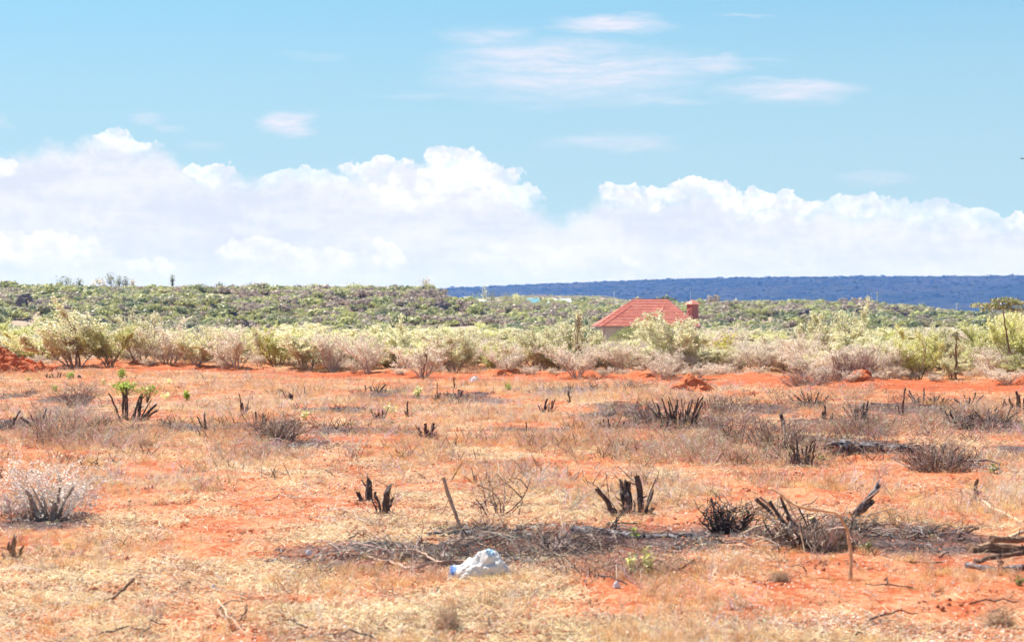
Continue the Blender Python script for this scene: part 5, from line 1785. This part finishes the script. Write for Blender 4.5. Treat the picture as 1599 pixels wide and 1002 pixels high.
# ================================================================== the house
def brick_mat(name, c1, c2, mortar, sx, sz):
    m_, b = new_mat(name)
    bt = b.t.nodes.new('ShaderNodeTexBrick')
    for k, v in (('Color1', c1), ('Color2', c2), ('Mortar', mortar)):
        bt.inputs[k].default_value = (*v, 1)
    bt.inputs['Scale'].default_value = 1.0
    bt.inputs['Brick Width'].default_value = sx
    bt.inputs['Row Height'].default_value = sz
    bt.inputs['Mortar Size'].default_value = .02
    sp = b.t.nodes.new('ShaderNodeSeparateXYZ'); b.t.links.new(objpos(b), sp.inputs[0])
    cb = b.t.nodes.new('ShaderNodeCombineXYZ')
    b.t.links.new(b.m('ADD', sp.outputs[0], sp.outputs[1]), cb.inputs[0]); b.t.links.new(sp.outputs[2], cb.inputs[1])
    b.t.links.new(cb.outputs[0], bt.inputs['Vector'])
    n = b.noise(objpos(b), 1.5, 4)
    col = b.mix(.35, bt.outputs[0], b.mix(n, (.7, .7, .7), (1.2, 1.2, 1.2)), 'MULTIPLY')
    return finish(m_, b, col, .9, bt.outputs[1], -.01)


def prism(mb, poly, z0, z1, col=(1, 1, 1)):
    n = len(poly)
    V = [(x, y, z0) for x, y in poly] + [(x, y, z1) for x, y in poly]
    mb.add(V, [tuple(reversed(range(n))), tuple(range(n, 2 * n))] + [(i, (i + 1) % n, n + (i + 1) % n, n + i) for i in range(n)], col)


TILE, b = new_mat('red_roof_tile')
n = b.noise(objpos(b), 1.2, 4, .6)
n2 = b.noise(b.vm('MULTIPLY', objpos(b), (3, 3, .2)), 2.2, 3, .6)
tc_ = b.mix(b.smooth(n, .35, .65), (0.62, 0.19, 0.13), (0.72, 0.29, 0.21))
tc_ = b.mix(b.m('MULTIPLY', b.smooth(n2, .5, .75), .5), tc_, (0.76, 0.38, 0.30))
finish(TILE, b, tc_, .65, n2, .02)
TILED = simple_mat('roof_ridge_tile', (.30, .07, .06), (.42, .11, .09), 3, .7, .01)


def tiled_plane(mb, e0, e1, r0, r1, n):
    """courses of lapped tiles from eave e0-e1 to ridge r0-r1"""
    e0, e1, r0, r1 = map(Vector, (e0, e1, r0, r1))
    nrm = (e1 - e0).cross(r0 - e0)
    if nrm.length < 1e-6:
        nrm = (e1 - e0).cross(r1 - e0)
    nrm.normalize()
    if nrm.z < 0: nrm = -nrm
    for i in range(n):
        a, b2 = i / n, (i + 1) / n
        p0, p1 = e0.lerp(r0, a), e1.lerp(r1, a)
        q0, q1 = e0.lerp(r0, b2), e1.lerp(r1, b2)
        u = nrm * .13
        mb.add([p0 - nrm * .02, p1 - nrm * .02, p1 + u, p0 + u, q1, q0], [(0, 1, 2, 3), (3, 2, 4, 5)])


def house():
    D = 290.0
    s = D / F
    cx = (1003 - CX) / F * D
    zg = G1(cx, D, False)
    root = empty('house', (cx, D, zg), 'single house with a red tiled hip roof and brick tower', 'house')
    Z = lambda py: CAMZ + (HY - py) / F * D - zg
    Xp = lambda px: (px - 1003) * s
    ze, zr = Z(509), Z(467.5)
    # main body
    wall = brick_mat('grey_pink_block_wall', (.50, .36, .34), (.58, .43, .39), (.62, .52, .48), .4, .2)
    mb = MB()
    W0, W1 = Xp(940), Xp(1078)
    yf, yb = -4.6, 5.4
    prism(mb, [(W0, yf), (W1, yf), (W1, yb), (W0, yb)], -.4, ze - .05)
    mb.build('wall', wall, root)
    # windows on the front wall and one seen at the side
    glass = simple_mat('dark_window_glass', (.03, .035, .045), (.06, .07, .08), 2, .15, 0, spec=.6)
    frm = simple_mat('window_frame_paint', (.55, .50, .47), (.62, .58, .55), 5, .6, 0)
    for wx in (Xp(961.5), Xp(985), Xp(1012), Xp(1040), Xp(1064)):
        m1, m2 = MB(), MB()
        z0, z1 = ze - 1.55, ze - .62
        prism(m1, [(wx - .62, yf - .06), (wx + .62, yf - .06), (wx + .62, yf + .0), (wx - .62, yf + .0)], z0 - .06, z1 + .06)
        f_ = m1.build('window', frm, root)
        prism(m2, [(wx - .54, yf - .075), (wx + .54, yf - .075), (wx + .54, yf - .063), (wx - .54, yf - .063)], z0, z1)
        prism(m2, [(wx - .03, yf - .10), (wx + .03, yf - .10), (wx + .03, yf - .077), (wx - .03, yf - .077)], z0, z1)
        m2.build('pane', glass, f_)
    # door
    m1 = MB(); prism(m1, [(Xp(998) - .5, yf - .05), (Xp(998) + .5, yf - .05), (Xp(998) + .5, yf - .0), (Xp(998) - .5, yf - .0)], 0, 2.1)
    m1.build('door', simple_mat('door_wood', (.12, .07, .05), (.18, .10, .07), 5, .6, .004), root)
    # roof: hip with a lower front wing each side
    rf = MB()
    EL, ER, EF, EB = Xp(928), Xp(1088), -5.6, 6.4
    RL, RR = Xp(990), Xp(1042)
    yr = .6
    e = [(EL, EF, ze), (ER, EF, ze), (ER, EB, ze), (EL, EB, ze)]
    ra, rb = (RL, yr, zr), (RR, yr, zr)
    N_ = 17
    tiled_plane(rf, e[0], e[1], ra, rb, N_)
    tiled_plane(rf, e[1], e[2], rb, rb, N_)
    tiled_plane(rf, e[2], e[3], rb, ra, N_)
    tiled_plane(rf, e[3], e[0], ra, ra, N_)
    # front wings: smaller hips standing forward
    for (a0, a1, pk, zt_) in ((Xp(938), Xp(1008), Xp(986), Z(477.5)), (Xp(1012), Xp(1076), Xp(1036), Z(478.5))):
        fy = EF - 1.7
        zw = ze + .06
        rdg = (pk, -2.4, zt_)
        bk = (pk, .8, zt_)
        tiled_plane(rf, (a0, fy, zw), (a1, fy, zw), rdg, rdg, 14)
        tiled_plane(rf, (a1, fy, zw), (a1, -1.0, zw), rdg, bk, 14)
        tiled_plane(rf, (a0, -1.0, zw), (a0, fy, zw), bk, rdg, 14)
    # left skirt
    tiled_plane(rf, (Xp(921), -3.4, ze + .02), (Xp(948), -6.0, ze + .02), (Xp(962), -.6, ze + 1.6), (Xp(962), -3.2, ze + 1.6), 7)
    roof = rf.build('roof', TILE, root)
    rg = MB()
    for a, b2 in ((e[0], ra), (e[1], rb), (ra, rb), ((Xp(938), EF - 1.7, ze + .1), (Xp(986), -2.4, Z(477))), ((Xp(1008), EF - 1.7, ze + .1), (Xp(986), -2.4, Z(477))),
                  ((Xp(1076), EF - 1.7, ze + .1), (Xp(1036), -2.4, Z(478))), ((Xp(1012), EF - 1.7, ze + .1), (Xp(1036), -2.4, Z(478))), ((Xp(986), -2.4, Z(477)), (Xp(986), .6, Z(477))), ((Xp(1036), -2.4, Z(478)), (Xp(1036), .6, Z(478)))):
        rg.tube([Vector(a), Vector(b2)], [.11, .11], 6)
    rg.build('ridge_tiles', TILED, roof)
    fs = MB()
    fz = ze - .10
    for a, b2 in (((EL + .02, EF), (ER - .02, EF)), ((Xp(938), EF - 1.72), (Xp(1008), EF - 1.72)), ((Xp(1012), EF - 1.72), (Xp(1076), EF - 1.72))):
        prism(fs, [(a[0], a[1] - .05), (b2[0], b2[1] - .05), (b2[0], b2[1] + .03), (a[0], a[1] + .03)], fz - .06, fz + .08)
    fs.build('fascia', simple_mat('fascia_board', (.34, .25, .24), (.46, .36, .33), 3, .7, 0), root)
    # wing walls
    wm = MB()
    for a0, a1 in ((Xp(943), Xp(1004)), (Xp(1016), Xp(1072))):
        prism(wm, [(a0, EF - .9), (a1, EF - .9), (a1, yf + .3), (a0, yf + .3)], -.4, ze - .12)
    wm.build('wing_wall', wall, root)
    m1, m2 = MB(), MB()
    wx, wy = Xp(963.5), EF - .9
    prism(m1, [(wx - .5, wy - .05), (wx + .5, wy - .05), (wx + .5, wy), (wx - .5, wy)], ze - 1.25, ze - .42)
    f_ = m1.build('window', frm, root)
    prism(m2, [(wx - .44, wy - .07), (wx + .44, wy - .07), (wx + .44, wy - .052), (wx - .44, wy - .052)], ze - 1.19, ze - .48)
    m2.build('pane', glass, f_)
    # brick tower with its pyramid cap
    tw = MB()
    tx, ty, h = Xp(1082), .5, .82
    rot = math.radians(33)
    sq = lambda r_: [(tx + r_ * math.cos(rot + k * math.pi / 2 + math.pi / 4) * 1.414, ty + r_ * math.sin(rot + k * math.pi / 2 + math.pi / 4) * 1.414) for k in range(4)]
    prism(tw, sq(.58), ze - 1.5, Z(475.5))
    tower = tw.build('brick_tower', brick_mat('red_brick', (.36, .085, .075), (.44, .12, .10), (.50, .25, .22), .28, .12), root)
    cp = MB()
    b4 = sq(.86)
    zc0, zc1 = Z(475.3), Z(467.5)
    cp.add([(x, y, zc0) for x, y in b4] + [(x, y, zc0 + .07) for x, y in b4] + [(tx, ty, zc1)],
           [(3, 2, 1, 0)] + [(i, (i + 1) % 4, 4 + (i + 1) % 4, 4 + i) for i in range(4)] + [(4 + i, 4 + (i + 1) % 4, 8) for i in range(4)])
    cp.build('tower_cap', TILE, tower)
    sh = MB()
    sh.add([(Xp(1072), -.6, ze), (Xp(1080), -.6, ze), (Xp(1080), .2, ze), (Xp(1072), .2, ze), (Xp(1073), -.6, Z(484)), (Xp(1080), -.6, Z(479)), (Xp(1080), .2, Z(479)), (Xp(1073), .2, Z(484))],
           [(0, 1, 5, 4), (1, 2, 6, 5), (2, 3, 7, 6), (3, 0, 4, 7), (4, 5, 6, 7), (3, 2, 1, 0)])
    sh.build('buttress', TILE, tower)
    pl = MB()
    pl.tube([(tx - .3, ty, zc1 - .5), (tx - .3, ty, zc1 + 1.3)], [.03, .02], 6)
    pl.build('aerial', simple_mat('galvanised', (.6, .6, .62), (.7, .7, .72), 5, .4, 0, metal=.4), tower)


house()


# ================================================================== far buildings, poles, skyline trees, rocks
def ray_hit(px, py, dmin=380.0, dmax=4200.0):
    """distance at which the ground reaches that sight line"""
    ds = np.exp(np.linspace(math.log(dmin), math.log(dmax), 900))
    xs = (px - CX) / F * ds
    zl = CAMZ + (HY - py) / F * ds
    zg_ = base_height(xs, ds)
    hit = np.nonzero(zg_ >= zl)[0]
    return float(ds[hit[0]]) if len(hit) else 1200.0


def shed(px0, px1, ytop, ybase, d, label, roofc, gable=True):
    cxp = (px0 + px1) / 2
    x = (cxp - CX) / F * d
    s = d / F
    W_ = (px1 - px0) * s
    zt_ = CAMZ + (HY - ytop) * s
    zb_ = min(G1(x, d, False), CAMZ + (HY - ybase) * s) - .3
    H_ = zt_ - zb_
    re = H_ - (ybase - ytop) * s * .8
    root = empty('farm_shed', (x, d, zb_), label, 'shed', 'sheds on the plain')
    D_ = W_ * .5
    wl = MB()
    prism(wl, [(-W_ * .47, -D_ * .45), (W_ * .47, -D_ * .45), (W_ * .47, D_ * .45), (-W_ * .47, D_ * .45)], 0, re)
    wl.add([(W_ * .47, -D_ * .45, re), (W_ * .47, D_ * .45, re), (W_ * .44, 0, H_ - .05)], [(0, 1, 2)])
    wl.build('wall', simple_mat('shed_wall', (.42, .38, .38), (.52, .46, .44), 1, .8, 0), root)
    rf = MB()
    t = .12
    for sg in (-1, 1):
        a = [(-W_ * .5, sg * D_ * .55, re - .15), (W_ * .5, sg * D_ * .55, re - .15), (W_ * .46, 0, H_), (-W_ * .46, 0, H_)]
        rf.add(a + [(x_, y_, z_ + t) for x_, y_, z_ in a], [(0, 1, 2, 3), (7, 6, 5, 4), (0, 4, 5, 1), (1, 5, 6, 2), (2, 6, 7, 3), (3, 7, 4, 0)])
    m_ = simple_mat('sheet_roof', roofc, tuple(min(.9, c * 1.15) for c in roofc), .8, .4, 0)
    rf.build('roof', m_, root)


for (a, b_, t0, t1, d, lab, rc) in (
        (822, 843, 466, 474.5, 900, 'far shed with a turquoise sheet roof', (.30, .58, .66)), (849, 893, 467, 475, 880, 'long far shed with a very pale blue sheet roof', (.62, .78, .80)),
        (696, 706, 463.5, 469, 760, 'far white roof at the edge of the wooded crest', (.85, .85, .85)), (723, 734, 463, 468, 980, 'tiny far white hut beside a green tree', (.8, .8, .85)),
        (745, 760, 468, 470.5, 900, 'far low white roof almost hidden in scrub', (.85, .83, .85)), (946, 967, 473.5, 477, 900, 'far low cream roof beside the red house roof', (.8, .74, .62))):
    shed(a, b_, t0, t1, d, lab, rc)


def pole(px, ytop, ybase, d, label):
    x = (px - CX) / F * d
    s = d / F
    zb_ = G1(x, d, False)
    zt_ = CAMZ + (HY - ytop) * s
    root = empty('utility_pole', (x, d, zb_), label, 'pole', 'utility poles on the plain')
    mm = simple_mat('concrete_pole', (.70, .68, .68), (.8, .78, .77), 2, .8, 0)
    a = MB(); a.tube([(0, 0, -.2), (0, 0, zt_ - zb_)], [.22, .14], 6); a.build('post', mm, root)
    c_ = MB(); c_.tube([(-.8, 0, zt_ - zb_ - .5), (.8, 0, zt_ - zb_ - .5)], [.09, .09], 5); c_.build('crossarm', mm, root)


pole(1370, 455, 472, 700, 'pale utility pole against the blue ridge right of the house')
pole(1494, 472, 482, 760, 'shorter pale utility pole where the crest slopes down')
pole(959, 455, 475, 1500, 'thin faint utility pole on the plain above the red roof')


def skytree(px, ybase, hpx, wpx, d, kd, label, flat=.7, n=260, size=.3, trunk=True):
    x = (px - CX) / F * d
    s = d / F
    zb_ = CAMZ + (HY - ybase) * s
    g0 = G1(x, d, False)
    zb_ = g0
    zt_ = CAMZ + (HY - (ybase - hpx) + (4 if d < 700 else 1)) * s
    Ht, Wt = max(2.0, zt_ - zb_), wpx * s
    root = empty('skyline_tree', (x, d, zb_), label, 'tree', 'trees standing along the crest')
    rng = np.random.default_rng(int(px) + 5)
    C_ = rng.normal(0, .33, (n, 3)) * np.array([Wt * .95, Wt * .95, Ht * .55 * flat]) + np.array([0, 0, Ht * .66])
    C_[:, 2] = np.clip(C_[:, 2], Ht * .3, Ht)
    fo = MB()
    leaf_quads(fo, C_, size, kd, rng, .12, 1.3)
    fo.build('crown', LEAF, root)
    t_ = MB()
    t_.tube(tubepts([(0, 0, -.3), (.1, 0, Ht * .45), (0, 0, Ht * .9)], 6, .08), [.16, .14, .12, .10, .07, .05, .03], 5, (.22, .17, .14))
    for k in range(7):
        a = random.uniform(0, 6.28)
        z0 = Ht * random.uniform(.35, .6)
        t_.tube([(0, 0, z0), (math.cos(a) * Wt * .35, math.sin(a) * Wt * .35, z0 + Ht * random.uniform(.15, .35))], [.06, .02], 4, (.22, .17, .14), cap=False)
    t_.build('trunk', TWIG, root)


for (px, yb_, hp, wp, d, kd, lab, fl) in (
        (103, 448, 13, 22, 640, 'olive', 'rounded green tree on the crest', .9), (124, 449, 10, 8, 650, 'olive', 'small pointed tree beside the rounded crest tree', 1.0),
        (154, 449, 15, 17, 640, 'grey', 'flat topped reddish brown tree on the crest', .5), (172, 450, 21, 13, 640, 'olive', 'tallest slim tree on the crest with bare lower trunk', .8),
        (186, 449, 14, 10, 645, 'olive', 'first of the paired dark trees on the crest', 1), (196, 449, 13, 9, 650, 'olive', 'second of the paired dark trees, next to a thin stem', 1),
        (207, 450, 9, 6, 640, 'grey', 'thin bare stem at the end of the crest tree row', 1.0), (269, 450, 16, 5, 640, 'olive', 'narrow spire shaped tree alone on the crest', 1.2),
        (314, 452, 6, 12, 650, 'olive', 'dark low box shaped tree on the crest', .8), (343, 450, 6, 12, 650, 'olive', 'small rounded tree right of the low box shaped one', .8),
        (665, 456, 20, 17, 600, 'grey', 'bare pale grey tree at the end of the wooded crest', .9), (490, 452, 8, 22, 640, 'yellow', 'light green spreading tree mid crest', .6),
        (555, 452, 8, 26, 640, 'yellow', 'light green dome tree near the end of the crest', .7), (390, 452, 7, 20, 650, 'olive', 'wide low green tree between box tree and spreading tree', .7),
        (757, 470, 24, 9, 900, 'yellow', 'tall yellow green tree on the plain beyond the crest', 1.1), (742, 470, 12, 18, 900, 'green', 'bushy green tree beside the tiny white hut', .8),
        (768, 470, 14, 12, 920, 'olive', 'short dark tree right after the tall plain tree', .9), (790, 470, 12, 14, 940, 'olive', 'dark tree between the plain tree and the turquoise shed', .9),
        (806, 472, 13, 8, 930, 'yellow', 'small slim tree just before the turquoise shed', 1.0)):
    skytree(px, yb_, hp, wp, d, kd, lab, fl)


def rock(px, py, wpx, hpx, label, seed):
    d = ray_hit(px, py + hpx * .5)
    d = min(d, 640) - 2.5
    s = d / F
    x = (px - CX) / F * d
    rng = np.random.default_rng(seed)
    mb = MB()
    n1, n2 = 18, 12
    V = []
    for j in range(n2 + 1):
        for i in range(n1):
            th, ph = 2 * math.pi * i / n1, math.pi * j / n2
            v = np.array([math.cos(th) * math.sin(ph), math.sin(th) * math.sin(ph), math.cos(ph)])
            nn = float(fbm(np.array([v[0] * 2.2 + seed]), np.array([v[1] * 2.2 + v[2] * 3.1]), seed, 3)[0])
            k = .45 + 1.1 * nn
            v = np.sign(v) * np.abs(v) ** .75
            V.append(v * k * np.array([wpx * s * .5, wpx * s * .4, hpx * s * .62]))
    mb.add(V, [(j * n1 + i, (j + 1) * n1 + i, (j + 1) * n1 + (i + 1) % n1, j * n1 + (i + 1) % n1) for j in range(n2) for i in range(n1)])
    o = mb.build('rock_outcrop', ROCK)
    o.location = (x, d, CAMZ + (HY - py) * s)
    tag(o, label, 'rock', 'rock outcrops of the far slope')


for i, (px, py, w_, h_, lab) in enumerate((
        (38, 470, 22, 18, 'dark rock outcrop high on the slope above the red heap'), (140, 497, 26, 12, 'low dark rock face behind the silvery shrub'), (158, 505, 18, 12, 'small dark boulder next to the low rock face'),
        (390, 508, 26, 12, 'dark rocks low on the slope above the twiggy shrubs'), (692, 479, 24, 14, 'dark rock outcrop at the end of the wooded crest'), (1262, 494, 26, 16, 'purplish boulder left of the tallest whitish shrub'),
        (1238, 490, 18, 10, 'flat pale rock beside the purplish boulder'), (1341, 493, 20, 16, 'dark boulder right of the tallest whitish shrub'), (1361, 490, 16, 12, 'boulder between two dark ones on the crest slope'),
        (1414, 496, 22, 14, 'jagged pale topped rock beneath the utility poles'), (1420, 502, 14, 12, 'dark cleft rock under the jagged pale one'), (1444, 500, 20, 12, 'row of upright pale rocks near the slope end'),
        (1460, 501, 16, 10, 'last pale rock of the row near the slope end'), (1398, 487, 12, 12, 'small dark boulder above the jagged rock'), (575, 515, 22, 10, 'low dark rock just above the thicket centre'))):
    rock(px, py, w_, h_, lab, 50 + i)

# a bird gliding at the edge of the frame
g = P3(1597, 248, 60)
r_ = empty('bird', g, 'small dark bird gliding in the blue sky at the frame edge', 'bird')
bm_ = MB()
bm_.tube([(-.06, 0, 0), (-.03, 0, .006), (.02, 0, .006), (.06, 0, 0)], [.004, .016, .014, .003], 8, (.12, .1, .1))
for sg in (-1, 1):
    w0 = [(-.01, sg * .01, .01), (.025, sg * .01, .01), (.01, sg * .09, .045), (-.012, sg * .09, .045), (-.02, sg * .17, .03)]
    V = [(y_, x_, z_) for x_, y_, z_ in w0]
    bm_.add(V + [(a, b_, c_ - .003) for a, b_, c_ in V], [(0, 1, 2, 3), (3, 2, 4), (8, 7, 6, 5), (9, 7, 8)], (.12, .1, .1))
bm_.build('plumage', TWIG, r_)
